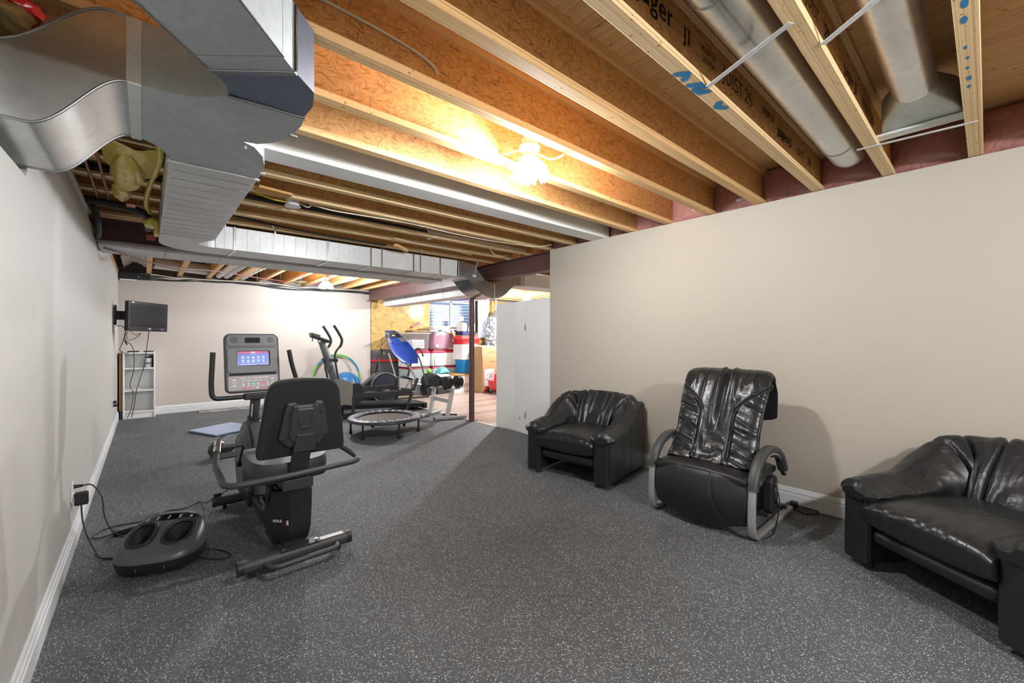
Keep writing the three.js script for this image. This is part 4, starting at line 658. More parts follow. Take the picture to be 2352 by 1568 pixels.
{ // ---------- foot massager ----------
  const t = thing('foot_massager', 'grey and black foot massager with two foot openings by the left wall', 'foot massager', [0.075, 0, -3.20], undefined, -0.42);
  const KX = 0.205, KZ = 0.185, ringAt = (y, kx, kz, dz, n = 64) => Array.from({ length: n }, (_, k) => { const a = k / n * 2 * PI, c = Math.cos(a), s = Math.sin(a), p = 0.74; return V(Math.sign(c) * Math.abs(c) ** p * kx * KX, y, dz + Math.sign(s) * Math.abs(s) ** p * kz * KZ); });
  const tilt = (r, k) => r.map((p) => V(p.x, p.y - k * (p.z + 0.03) * 0.38, p.z));
  obj('base', loft([ringAt(0.012, 0.85, 0.80, 0), ringAt(0.022, 0.93, 0.9, 0), ringAt(0.055, 0.985, 0.98, 0), ringAt(0.085, 1, 1, 0)]), M.black, t);
  const shell = mergeGeometries(loft([tilt(ringAt(0.086, 1, 1, 0), 0), tilt(ringAt(0.115, 0.995, 0.985, 0), 0.12), tilt(ringAt(0.150, 0.965, 0.94, -0.004), 0.4), tilt(ringAt(0.182, 0.90, 0.86, -0.010), 0.75), tilt(ringAt(0.198, 0.80, 0.75, -0.016), 0.95), tilt(ringAt(0.209, 0.6, 0.55, -0.02), 1), tilt(ringAt(0.214, 0.3, 0.28, -0.02), 1), tilt(ringAt(0.215, 0.03, 0.03, -0.02), 1)].reverse()).map((g) => prep(g)));
  const top = (x, z) => { const r = Math.hypot(x / KX, (z + 0.02) / KZ); return 0.215 - 0.38 * (z + 0.03) - 0.032 * r ** 3.2; };
  const oval = (s, k, n = 40) => Array.from({ length: n }, (_, i) => { const a = i / n * 2 * PI, c = Math.cos(a), q = Math.sin(a), p = 0.72; return [s * (0.090 - 0.010 * q) + Math.sign(c) * Math.abs(c) ** p * 0.066 * k, 0.022 + Math.sign(q) * Math.abs(q) ** p * 0.082 * k]; });
  const ev = new Evaluator(); ev.attributes = ['position', 'normal', 'uv'];
  let b = new Brush(shell); b.updateMatrixWorld();
  for (const s of [-1, 1]) { const R = [[0.105, 0.75], [0.16, 0.95], [0.32, 1.02]].map(([y, k]) => oval(s, k).map(([x, z]) => V(x, y, z))).reverse(); const c = new Brush(mergeGeometries(loft(R).map((g) => prep(g)))); c.updateMatrixWorld(); b = ev.evaluate(b, c, SUBTRACTION); b.updateMatrixWorld(); }
  obj('shell', b.geometry, std(lin(0.10, 0.108, 0.118), 0.38, { metalness: 0.3, side: THREE.DoubleSide }), t);
  for (const s of [-1, 1]) {
    const w = obj('foot_opening', tube(oval(s, 0.95).map(([x, z]) => [x, top(x, z) - 0.002, z]), 0.012, 90, 8, true), M.black, t);
    obj('foot_lining', loft([[0.107, 0.02, 0], [0.108, 0.5, 0], [0.115, 0.72, 0], [0.14, 0.86, 0], [1, 0.92, -0.012]].map(([y, k, d]) => oval(s, k).map(([x, z], i) => V(x, Math.min(y + 0.008 * ridge(i * 0.4, y * 30, s + 2), top(x, z) - 0.008), z))), { caps: false }), M.blackMatte, w);
  }
  const icons = canvasTex(512, 64, (x, w, h) => { x.fillStyle = '#050506'; x.fillRect(0, 0, w, h); x.strokeStyle = x.fillStyle = '#d8dde0'; x.lineWidth = 3; for (const [px, f] of [[60, 0], [150, 1], [250, 2], [350, 1], [450, 3]]) { x.beginPath(); x.arc(px, 32, 11, 0, 7); f === 3 ? x.fill() : x.stroke(); if (f === 1) x.fillRect(px - 2, 26, 4, 12); if (f === 2) x.fillRect(px - 1.5, 16, 3, 16); x.fillRect(px - 14, 50, 28, 3); if (f === 1) for (const d of [-12, 0, 12]) x.fillRect(px + d - 1, 10, 3, 3); } }, true, 1);
  obj('control_strip', surf((u, v) => { const q = 2 * u - 1, x = q * 0.145, w = 0.026 * Math.sqrt(Math.max(0.02, 1 - q ** 4)), z = -0.088 + lerp(-w, w, v); return V(x, top(x, z) + 0.002, z); }, 40, 8, (u, v) => [u, 1 - v]), phy('#ffffff', 0.15, { map: icons, side: THREE.DoubleSide }), t);
  for (const [x, z] of [[-0.12, 0.09], [0.12, 0.09], [-0.12, -0.09], [0.12, -0.09]]) obj('foot', rod([x, 0, z], [x, 0.015, z], 0.018), M.blackMatte, t);
  for (const x of [-0.05, 0.08]) obj('badge_mark', bx(0.004, 0.016, 0.002, x, 0.055, 0.181, 0), M.grey, t);
  obj('power_lead', tube([[0.18, 0.04, -0.05], [0.25, 0.012, -0.06], [0.31, 0.006, -0.03], [0.35, 0.006, 0.02], [0.34, 0.006, 0.06], [0.26, 0.008, 0.05], [0.19, 0.03, 0.04]], 0.0042, 60, 6), M.cable, t);
}
{ // ---------- recumbent exercise bike ----------
  const cx = 0.67, t = thing('exercise_bike', 'black recumbent exercise bike with a lit screen, seen from behind', 'exercise bike', [cx, 0, -3.3]);
  // stabilisers
  const oval = (x0, x1, y, z, w, h) => { const g = extr(rshape(w, h, Math.min(w, h) * 0.42), x1 - x0, 0.003); return g.rotateY(PI / 2).translate((x0 + x1) / 2, y, z); };
  const rs = obj('rear_stabilizer', oval(0.395, 0.955, 0.062, -2.69, 0.075, 0.066), M.charcoal, t);
  for (const x of [0.385, 0.965]) { obj('end_cap', oval(x - 0.016, x + 0.016, 0.062, -2.69, 0.079, 0.070), M.black, rs); obj('wheel', rod([x + (x < 0.6 ? 0.06 : -0.06) - 0.012, 0.02, -2.69], [x + (x < 0.6 ? 0.06 : -0.06) + 0.012, 0.02, -2.69], 0.02, 16), M.blackMatte, rs); }
  obj('mount_plate', [span(0.58, 0.79, 0.094, 0.101, -2.735, -2.66, 0.002), span(0.62, 0.74, 0.04, 0.095, -2.87, -2.70, 0.006)], M.black, rs); for (const x of [0.605, 0.785]) obj('bolt', rod([x - 0.01, 0.10, -2.68], [x - 0.01, 0.112, -2.68], 0.009, 8), M.chrome, rs);
  obj('white_label', span(0.80, 0.935, 0.0955, 0.0975, -2.715, -2.675, 0), M.paper, rs);
  obj('lift_handle', poly([[0.50, 0.062, -2.655], [0.52, 0.066, -2.57], [0.865, 0.066, -2.58], [0.885, 0.062, -2.655]], 0.0145, 0.05, 12), M.charcoal, t);
  const fs = obj('front_stabilizer', oval(0.40, 0.94, 0.058, -3.93, 0.075, 0.062), M.charcoal, t);
  for (const x of [0.395, 0.945]) obj('end_cap', oval(x - 0.012, x + 0.012, 0.058, -3.93, 0.078, 0.066), M.black, fs); for (const x of [0.46, 0.88]) obj('wheel', rod([x - 0.012, 0.018, -3.92], [x + 0.012, 0.018, -3.92], 0.018, 14), M.blackMatte, fs);
  // step-through frame and rear shroud: one side profile
  const prof = [[4.02, 0.06], [4.02, 0.135], [3.60, 0.145], [3.32, 0.15], [3.22, 0.17], [3.165, 0.23], [3.15, 0.32], [3.16, 0.395], [3.10, 0.42], [2.87, 0.41], [2.86, 0.395], [2.86, 0.12], [2.90, 0.05], [2.97, 0.04], [3.3, 0.065]];
  const shr = obj('frame_shroud', yz(extr(shapeOf(prof), 0.165, 0.012)).translate(0.675, 0, 0), M.black, t);
  const cov = (y, k, f) => [[0.570, -3.02], [0.570, -2.835], [0.650, -2.752], [0.765, -2.742], [0.772, -2.76], [0.772, -3.02]].map(([x, z]) => V(0.672 + (x - 0.672) * k, y, z - f));
  const covR = [cov(0.395, 1, 0), cov(0.30, 1, 0.002), cov(0.17, 0.97, 0.012), cov(0.10, 0.92, 0.04), cov(0.045, 0.82, 0.10)], covG = []; for (let j = 0; j < 6; j++) covG.push(loft(covR.map((r) => [r[j], r[(j + 1) % 6]]), { closed: false }));
  obj('rear_cover', [...covG, loft([covR[0], covR[0].map((p) => p.clone().add(V(0, 0.004, 0)))])], M.blackMatte, shr);
  obj('step_rail', [0, 1, 2, 3].map((i) => bx(0.010, 0.006, 0.36, 0.635 + i * 0.026, 0.150, -3.42, 0.002)), M.gunmetal, shr);
  obj('side_panel', yz(extr(shapeOf([[3.10, 0.36], [3.03, 0.36], [3.03, 0.27], [3.10, 0.27]]), 0.004, 0.001)).translate(0.5915, 0, 0), M.charcoal, shr);
  const logo = canvasTex(256, 128, (x, w, h) => { x.fillStyle = '#000'; x.fillRect(0, 0, w, h); x.fillStyle = '#fff'; x.font = 'bold 58px sans-serif'; x.fillText('SOLE', 4, 62); x.font = 'bold 104px sans-serif'; x.save(); x.translate(206, 108); x.scale(0.62, 1); x.fillText('R', 0, 0); x.restore(); }, false, 1);
  const logoR = canvasTex(256, 128, (x, w, h) => { x.fillStyle = '#000'; x.fillRect(0, 0, w, h); x.fillStyle = '#fff'; x.font = 'bold 104px sans-serif'; x.save(); x.translate(150, 108); x.scale(0.42, 1); x.fillText('LC', 0, 0); x.restore(); }, false, 1);
  for (const [tx, c] of [[logo, '#f2f2f2'], [logoR, '#8c1c1c']]) obj('lettering', flat(0.105, 0.05).rotateY(-0.767).translate(0.6085 - (c === '#8c1c1c' ? 0.0004 : 0), 0.215, -2.7985), std(c, 0.5, { alphaMap: tx, transparent: true }), shr);
  for (const [z, y] of [[-3.55, 0.135], [-3.48, 0.135], [-3.2, 0.13], [-3.17, 0.13], [-3.0, 0.34]]) obj('screw', rod([0.588, y - 0.012, z], [0.5905, y - 0.012, z], 0.006, 8), M.blackMatte, shr);
  obj('front_collar', [rod([0.585, 0.30, -3.06], [0.55, 0.30, -3.03], 0.012, 10), rod([0.55, 0.30, -3.03], [0.55, 0.302, -2.93], 0.010, 10)], M.charcoal, shr);
  // slide rail under the seat
  const sl = obj('seat_slider', span(0.60, 0.76, 0.43, 0.485, -3.25, -2.70, 0.006), M.charcoal, t);
  obj('slider_cap', span(0.597, 0.763, 0.425, 0.49, -2.715, -2.695, 0.006), M.gunmetal, sl); obj('slider_bracket', [span(0.61, 0.75, 0.40, 0.432, -3.2, -2.85, 0.004), span(0.585, 0.60, 0.40, 0.47, -3.1, -2.95, 0.003)], M.black, sl); obj('rail_scale', span(0.5985, 0.60, 0.44, 0.475, -3.2, -3.12, 0), M.paper, sl);
  obj('lever_cord', tube(Array.from({ length: 70 }, (_, i) => { const q = i / 69, a = q * 2 * PI * 16; return [0.575 - 0.015 * q + 0.007 * Math.cos(a), 0.47 - 0.15 * q, -2.83 - 0.08 * q + 0.007 * Math.sin(a)]; }), 0.0035, 260, 5), M.cable, t);
  // seat
  const R = []; for (let i = 0; i <= 24; i++) { const v = i / 24, k = Math.pow(Math.sin(PI * clamp(v, 0.03, 0.97)), 0.22), row = []; for (let a = 0; a < 60; a++) { const q = a / 60 * 2 * PI, c = Math.cos(q), s = Math.sin(q), p = 0.5; row.push(V(0.672 + Math.sign(c) * Math.abs(c) ** p * 0.218 * (0.93 + 0.07 * k), lerp(0.492, 0.583, v) + 0.012 * sm(0.8, 1, v) * c * c, -3.0 + Math.sign(s) * Math.abs(s) ** p * 0.265 * (0.93 + 0.07 * k))); } R.push(row); }
  obj('seat', loft(R), std(lin(0.050, 0.052, 0.052), 0.5), t); obj('seat_pan', [xz(extr(rshape(0.40, 0.50, 0.08, 0.672, 3.0), 0.03, 0.006)).translate(0, 0.482, 0)], M.black, t);
  // backrest, leaning back
  const lean = 0.16, by = 0.855, bz = -2.665, bxc = 0.70;
  const put = (g, off) => place(g.translate(0, 0, off), bxc, by, bz, lean, -0.02, 0);
  const out = new THREE.Shape(); { const b = 0.242, u = 0.174, h = 0.228; out.moveTo(-b + 0.035, -h); out.lineTo(b - 0.035, -h); out.quadraticCurveTo(b, -h, b - 0.002, -h + 0.045); out.lineTo(u + 0.024, h - 0.085); out.quadraticCurveTo(u + 0.005, h - 0.002, u - 0.07, h); out.quadraticCurveTo(0, h + 0.012, -u + 0.07, h); out.quadraticCurveTo(-u - 0.005, h - 0.002, -u - 0.024, h - 0.085); out.lineTo(-b + 0.002, -h + 0.045); out.quadraticCurveTo(-b, -h, -b + 0.035, -h); }
  const bk = obj('backrest', put(extr(out, 0.022, 0.009, 16), 0), M.blackMatte, t);
  obj('back_cushion', put(extr(out, 0.055, 0.020, 16).scale(0.985, 0.985, 1), -0.038), std(lin(0.085, 0.085, 0.08), 0.5), t);
  const pl = new THREE.Shape([[-0.135, -0.11], [-0.085, -0.165], [0.085, -0.165], [0.135, -0.105], [0.108, 0.06], [0.095, 0.10], [0.058, 0.105], [0.035, 0.085], [-0.035, 0.085], [-0.058, 0.105], [-0.095, 0.10], [-0.108, 0.06]].map((p) => new THREE.Vector2(...p)));
  const pl2 = new THREE.Shape([[-0.085, -0.10], [-0.06, -0.13], [0.06, -0.13], [0.085, -0.10], [0.075, 0.05], [0.068, 0.085], [0.05, 0.09], [0.035, 0.07], [-0.035, 0.07], [-0.05, 0.09], [-0.068, 0.085], [-0.075, 0.05]].map((p) => new THREE.Vector2(...p)));
  const plate = obj('back_plate', [put(extr(pl, 0.03, 0.012), 0.022), put(extr(pl2, 0.022, 0.009), 0.038)], std(lin(0.034, 0.037, 0.040), 0.42), t);
  obj('plate_recess', put(extr(new THREE.Shape([[-0.042, 0.03], [-0.028, -0.045], [0.028, -0.045], [0.042, 0.03], [0.036, 0.03], [0.024, -0.037], [-0.024, -0.037], [-0.036, 0.03]].map((p) => new THREE.Vector2(...p))), 0.006, 0.0015), 0.050), M.gunmetal, plate);
  for (const [x, y] of [[-0.084, 0.035], [0.086, 0.035], [-0.105, -0.115], [0.105, -0.115]]) obj('screw_hole', put(new THREE.CylinderGeometry(0.008, 0.008, 0.004, 14).rotateX(PI / 2).translate(x, y, 0), 0.0375 + (Math.abs(x) < 0.1 ? 0.0005 : 0)), M.blackMatte, plate);
  obj('back_stem', [put(extr(new THREE.Shape([[-0.062, -0.19], [-0.045, -0.085], [0.045, -0.085], [0.062, -0.19]].map((p) => new THREE.Vector2(...p))), 0.02, 0.004), 0.048), bar([0.695, 0.70, -2.665], [0.685, 0.49, -2.735], 0.105, 0.022, 0.004)], std(lin(0.028, 0.030, 0.032), 0.5), t);
  // tubular bar around the seat with hand sensors
  obj('seat_handlebar', poly([[0.345, 0.64, -3.25], [0.315, 0.545, -3.10], [0.315, 0.52, -2.685], [0.60, 0.525, -2.665], [1.055, 0.53, -2.70], [1.05, 0.545, -2.86], [0.985, 0.60, -2.98], [0.985, 0.66, -3.08]], 0.0175, 0.075, 14), M.charcoal, t);
  for (const [a, b] of [[[0.333, 0.600, -3.19], [0.340, 0.625, -3.225]], [[0.341, 0.629, -3.232], [0.348, 0.652, -3.268]]]) obj('pulse_sensor', rod(a, b, 0.0205, 18), M.chrome, t);
  obj('sensor_collar', rod([0.331, 0.592, -3.18], [0.334, 0.602, -3.193], 0.0215, 18), M.black, t);
  // drive housing
  const hp = [[3.62, 0.10], [3.60, 0.30], [3.615, 0.46], [3.70, 0.58], [3.80, 0.645], [3.96, 0.66], [4.08, 0.60], [4.22, 0.46], [4.27, 0.30], [4.22, 0.16], [4.10, 0.09]];
  const sp = new THREE.SplineCurve(hp.concat([hp[0]]).map((p) => new THREE.Vector2(...p))).getPoints(80);
  const hs = new THREE.Shape(sp);
  const dh = obj('drive_housing', yz(extr(hs, 0.15, 0.04)).translate(0.655, 0, 0), std(lin(0.046, 0.049, 0.051), 0.42), t);
  for (const s of [-1, 1]) obj('housing_cheek', new THREE.CylinderGeometry(0.20, 0.235, 0.035, 48).rotateZ(-s * PI / 2).translate(0.655 + s * 0.088, 0.36, -3.90), std(lin(0.105, 0.11, 0.115), 0.45), dh);
  obj('housing_spine', sweep([V(0.655, 0.64, -3.78), V(0.655, 0.58, -3.675), V(0.655, 0.46, -3.595), V(0.655, 0.32, -3.58), V(0.655, 0.16, -3.60)], () => 0.028, 14, 1.7), std(lin(0.10, 0.105, 0.11), 0.36), dh);
  obj('belly_pan', span(0.565, 0.745, 0.06, 0.20, -4.15, -3.62, 0.03), M.black, dh);
  // crank, pedal with strap
  for (const s of [-1, 1]) {
    const x = 0.655 + s * 0.125, px = 0.655 + s * 0.23, py = s < 0 ? 0.545 : 0.17, pz = s < 0 ? -3.56 : -3.98;
    obj('crank', [bar([x, 0.36, -3.78], [x, py, pz], 0.014, 0.028, 0.005), rod([x - s * 0.05, 0.36, -3.78], [x + s * 0.012, 0.36, -3.78], 0.02, 16), rod([x, py, pz], [px, py, pz], 0.008, 10)], M.black, t);
    const p = obj('pedal', [bx(0.105, 0.03, 0.20, px, py - 0.005, pz, 0.012, -0.35), bx(0.11, 0.04, 0.03, px, py - 0.035, pz + 0.085, 0.01, -0.3)], std(lin(0.06, 0.062, 0.06), 0.45), t);
    obj('pedal_strap', surf((u, v) => { const a = lerp(-0.15, PI + 0.15, u); return V(px + 0.064 * Math.cos(a), py + 0.005 + 0.078 * Math.max(0, Math.sin(a)), pz - 0.01 + lerp(-0.028, 0.028, v)); }, 24, 2), std(lin(0.045, 0.046, 0.045), 0.55, { side: THREE.DoubleSide }), p);
    obj('strap_tail', bar([px - 0.06, py + 0.0, pz], [px - 0.085, py - 0.05, pz + 0.03], 0.03, 0.004, 0.001), M.black, p);
    if (s < 0) obj('blue_tag', bx(0.02, 0.004, 0.03, px + 0.035, py + 0.082, pz - 0.01, 0.001, 0, 0, -0.5), M.blueBoard, p);
  }
  // mast, console, handlebars
  obj('mast', [rod([0.655, 0.63, -3.93], [0.66, 0.87, -3.865], 0.036, 20)], M.charcoal, t);
  obj('mast_collar', [rod([0.655, 0.61, -3.935], [0.655, 0.665, -3.92], 0.058, 20, 0.047), rod([0.655, 0.665, -3.92], [0.656, 0.69, -3.913], 0.047, 20)], M.gunmetal, t);
  obj('mast_label', bar([0.632, 0.70, -3.885], [0.634, 0.80, -3.858], 0.004, 0.03, 0), M.paper, t);
  obj('handlebar', poly([[0.376, 1.215, -3.83], [0.366, 0.98, -3.84], [0.372, 0.862, -3.84], [0.48, 0.862, -3.85], [0.83, 0.862, -3.85], [0.945, 0.862, -3.84], [0.952, 0.98, -3.84], [0.915, 1.10, -3.83], [0.89, 1.225, -3.82]], 0.0175, 0.05, 14), M.black, t);
  obj('handlebar_clamp', bx(0.17, 0.05, 0.06, 0.66, 0.862, -3.85, 0.01), M.black, t);
  const ct = -0.16, cput = (g, off) => place(g.translate(0, 0, off), 0.652, 1.125, -3.93, ct, 0.03, 0);
  const con = obj('console', cput(extr(rshape(0.385, 0.475, 0.045), 0.05, 0.012, 12), -0.02), std(lin(0.062, 0.066, 0.069), 0.42), t);
  obj('speaker_panel', [cput(extr(rshape(0.355, 0.098, 0.03, 0, 0.180), 0.008, 0.003), 0.005)], std(lin(0.066, 0.070, 0.073), 0.4), con);
  for (const x of [-0.125, 0.128]) obj('speaker_grille', cput(new THREE.CylinderGeometry(0.025, 0.025, 0.003, 28).rotateX(PI / 2).translate(x, 0.185, 0), 0.0095), M.charcoal, con);
  obj('air_vent', [cput(extr(rshape(0.108, 0.044, 0.008, 0.0, 0.182), 0.006, 0.002), 0.009), ...[-2, -1, 0, 1, 2].map((i) => cput(bx(0.094, 0.003, 0.006, 0, 0.182 + i * 0.0065, 0, 0.001), 0.0125))], M.blackMatte, con);
  obj('screen_bezel', cput(extr(rshape(0.355, 0.205, 0.03, 0, 0.018), 0.012, 0.004), 0.006), std(lin(0.085, 0.088, 0.092), 0.38), con);
  obj('screen_recess', cput(extr(rshape(0.236, 0.122, 0.004, 0.004, 0.034), 0.003, 0.001), 0.0125), M.blackGloss, con);
  obj('tray_slot', cput(bx(0.325, 0.012, 0.012, 0, -0.092, 0, 0.004), 0.008), M.blackMatte, con);
  const screen = canvasTex(512, 272, (x, w, h) => {
    const g = x.createLinearGradient(0, 0, w, h); g.addColorStop(0, '#34427c'); g.addColorStop(1, '#5b6aa0'); x.fillStyle = g; x.fillRect(0, 0, w, h); const r = x.createLinearGradient(0, 0, w, 0); r.addColorStop(0, '#7c2a4c'); r.addColorStop(0.5, '#b73352'); r.addColorStop(1, '#7c3a5c'); x.fillStyle = r; x.fillRect(0, 0, w, 36);
    x.fillStyle = '#fff'; x.textAlign = 'center'; x.font = 'bold 27px sans-serif'; x.fillText('SOLE', w / 2, 28); x.font = '17px sans-serif'; x.fillStyle = '#a9bcf0'; x.fillText("Let's begin", w / 2, 66); x.fillStyle = '#c9e4ff'; x.strokeStyle = '#c9e4ff'; x.lineWidth = 4;
    const names = ['Manual', 'Hill', 'Fat Burn', 'Cardio', 'Strength', 'HIIT', 'Fusion', 'Custom', 'HR 1', 'HR 2'];
    names.forEach((n, i) => { const px = 92 + (i % 5) * 82, py = 108 + Math.floor(i / 5) * 74; x.fillStyle = 'rgba(70,110,200,0.35)'; x.fillRect(px - 34, py - 24, 68, 62); x.fillStyle = '#d6ecff'; x.beginPath(); if (i === 5) { x.arc(px, py, 13, 0, 7); x.stroke(); } else if (i === 3 || i > 7) { x.moveTo(px, py + 14); x.lineTo(px - 16, py - 4); x.lineTo(px - 8, py - 14); x.lineTo(px, py - 6); x.lineTo(px + 8, py - 14); x.lineTo(px + 16, py - 4); x.fill(); } else if (i === 0 || i === 4) { for (const d of [-10, 0, 10]) x.fillRect(px + d - 3, py - 12, 6, 24); } else if (i === 7) x.fillRect(px - 13, py - 13, 26, 26); else { x.moveTo(px - 16, py + 13); x.lineTo(px, py - 15); x.lineTo(px + 16, py + 13); x.fill(); } x.font = 'bold 13px sans-serif'; x.fillText(n, px, py + 33); });
    x.font = '12px sans-serif'; x.fillStyle = '#e8eefc'; x.textAlign = 'left'; x.fillText('Press start or pick a workout to begin your session', 52, 258); x.fillText('Settings and user profile', 350, 258);
  }, true, 1);
  obj('screen', cput(flat(0.222, 0.112).translate(0.0, 0.034, 0), 0.0146), std('#000000', 0.25, { emissive: '#ffffff', emissiveMap: screen, emissiveIntensity: 0.9 }), con);
  const keys = canvasTex(512, 192, (x, w, h) => {
    x.fillStyle = '#8b8587'; x.fillRect(0, 0, w, h); x.strokeStyle = '#b06a70'; x.lineWidth = 3; x.strokeRect(8, 8, w - 16, h - 16); x.fillStyle = '#ececec'; x.textAlign = 'center'; x.font = 'bold 14px sans-serif';
    ['MANUAL', 'HILL', 'FAT BURN', 'CARDIO', 'STRENGTH'].forEach((n, i) => x.fillText(n, 148 + i * 60, 34)); ['HIIT', 'FUSION', 'CUSTOM', 'HR 1', 'HR 2'].forEach((n, i) => x.fillText(n, 148 + i * 60, 70));
    x.lineWidth = 7; x.strokeStyle = '#f4f4f4'; for (const px of [60, 456]) { x.beginPath(); x.moveTo(px - 18, 56); x.lineTo(px, 44); x.lineTo(px + 18, 56); x.stroke(); x.beginPath(); x.moveTo(px - 18, 122); x.lineTo(px, 134); x.lineTo(px + 18, 122); x.stroke(); x.font = '13px sans-serif'; x.fillText(px < 200 ? 'INCLINE' : 'LEVEL', px, 92); }
    x.fillStyle = '#59d45a'; x.beginPath(); x.arc(254, 112, 17, 0, 7); x.fill(); x.fillStyle = '#ff5050'; x.beginPath(); x.arc(350, 112, 17, 0, 7); x.fill(); x.fillStyle = '#efefef'; x.font = '12px sans-serif'; x.fillText('START', 254, 146); x.fillText('STOP', 350, 146); for (const px of [150, 202, 302, 402]) { x.fillRect(px - 8, 104, 16, 14); x.fillRect(px - 14, 136, 28, 4); }
    x.fillStyle = '#b8595f'; x.fillRect(120, 160, 110, 16); x.fillRect(330, 160, 100, 16); x.fillStyle = '#111'; for (const px of [160, 395]) { x.beginPath(); x.arc(px, 168, 6, 0, 7); x.fill(); } x.fillStyle = '#fff'; x.fillRect(282, 158, 16, 16);
  }, true, 1);
  obj('keypad', cput(flat(0.345, 0.112).translate(0, -0.162, 0), 0.0062), std('#ffffff', 0.35, { map: keys }), con);
  obj('power_button', cput(new THREE.CylinderGeometry(0.004, 0.004, 0.003, 12).rotateX(PI / 2).translate(-0.128, -0.035, 0), 0.0125), std(lin(0.0, 0.12, 0.09), 0.3), con);
  // cord at the front foot
  obj('power_lead', [tube([[0.40, 0.09, -3.96], [0.46, 0.10, -3.99], [0.52, 0.12, -4.04]], 0.004, 20, 6)], M.cable, t); obj('lead_plug', bx(0.05, 0.025, 0.03, 0.42, 0.10, -3.965, 0.004), M.black, t);
}
// ---------- outlet, cords and power bricks by the left wall ----------
{
  const outlet = (y, z, label) => { const o = thing('wall_outlet', label, 'outlet', [XL, y, z]); obj('cover_plate', span(XL, XL + 0.006, y - 0.06, y + 0.06, z - 0.037, z + 0.037, 0.003), M.whiteGloss, o); for (const d of [-0.022, 0.022]) obj('socket', span(XL + 0.005, XL + 0.009, y + d - 0.015, y + d + 0.015, z - 0.017, z + 0.017, 0.003), M.white, o); return o; };
  outlet(0.355, -3.80, 'white wall outlet with two black plugs on the near part of the left wall');
  outlet(0.42, -7.95, 'white wall outlet with two black plugs by the bookshelf');
  const a = thing('power_adapter', 'black plug-in power adapter in the lower socket of the near outlet', 'power adapter', [XL + 0.05, 0.32, -3.80]);
  obj('body', [span(XL + 0.012, XL + 0.075, 0.265, 0.345, -3.825, -3.775, 0.008)], M.black, a); obj('lead', tube([[-0.31, 0.265, -3.80], [-0.305, 0.18, -3.79], [-0.285, 0.10, -3.74], [-0.24, 0.02, -3.63], [-0.20, 0.006, -3.5], [-0.12, 0.006, -3.44], [-0.03, 0.02, -3.38]], 0.0042, 70, 6), M.cable, a);
  const b = thing('extension_lead', 'black plug in the upper near socket with its cord running to the foot massager', 'cord', [XL + 0.05, 0.39, -3.80]);
  obj('plug', [rod([XL + 0.008, 0.385, -3.80], [XL + 0.05, 0.385, -3.80], 0.013, 12, 0.008)], M.black, b); obj('cord', tube([[-0.305, 0.385, -3.80], [-0.26, 0.38, -3.79], [-0.215, 0.30, -3.76], [-0.20, 0.18, -3.73], [-0.16, 0.08, -3.71], [-0.08, 0.012, -3.70], [-0.02, 0.006, -3.72], [0.05, 0.006, -3.66], [0.08, 0.03, -3.42]], 0.0042, 80, 6), M.cable, b);
  const p = thing('power_brick', 'black power brick lying on the floor behind the foot massager', 'power brick', [-0.09, 0, -3.86]);
  obj('brick', bx(0.16, 0.035, 0.062, -0.09, 0.0185, -3.86, 0.008, 0, 0.25), M.blackGloss, p); obj('brick_label', bx(0.10, 0.001, 0.04, -0.09, 0.0365, -3.86, 0, 0, 0.25), M.grey, p);
  obj('cord', [tube([[-0.17, 0.015, -3.85], [-0.24, 0.006, -3.86], [-0.27, 0.006, -3.92], [-0.20, 0.006, -4.02], [-0.08, 0.006, -4.02], [0.02, 0.006, -4.0], [0.12, 0.006, -4.12], [0.22, 0.006, -4.1], [0.32, 0.006, -4.18], [0.36, 0.03, -4.05], [0.40, 0.09, -3.965]], 0.0042, 120, 6)], M.cable, p);
  tag(obj('cable', tube([[-0.01, 0.012, -3.88], [0.06, 0.006, -3.95], [0.12, 0.006, -4.06], [0.06, 0.006, -4.10], [0.0, 0.006, -4.06]], 0.004, 50, 6), M.cable), 'loose black cord loop on the floor behind the power brick', 'cable');
  for (const [y, l] of [[0.442, 'black square plug in the upper socket of the outlet by the bookshelf'], [0.398, 'black round plug in the lower socket of the outlet by the bookshelf']]) tag(obj('plug', y > 0.42 ? span(XL + 0.009, XL + 0.045, y - 0.018, y + 0.02, -7.965, -7.93, 0.005) : rod([XL + 0.009, y, -7.95], [XL + 0.05, y, -7.95], 0.018, 14), M.black), l, 'plug');
}
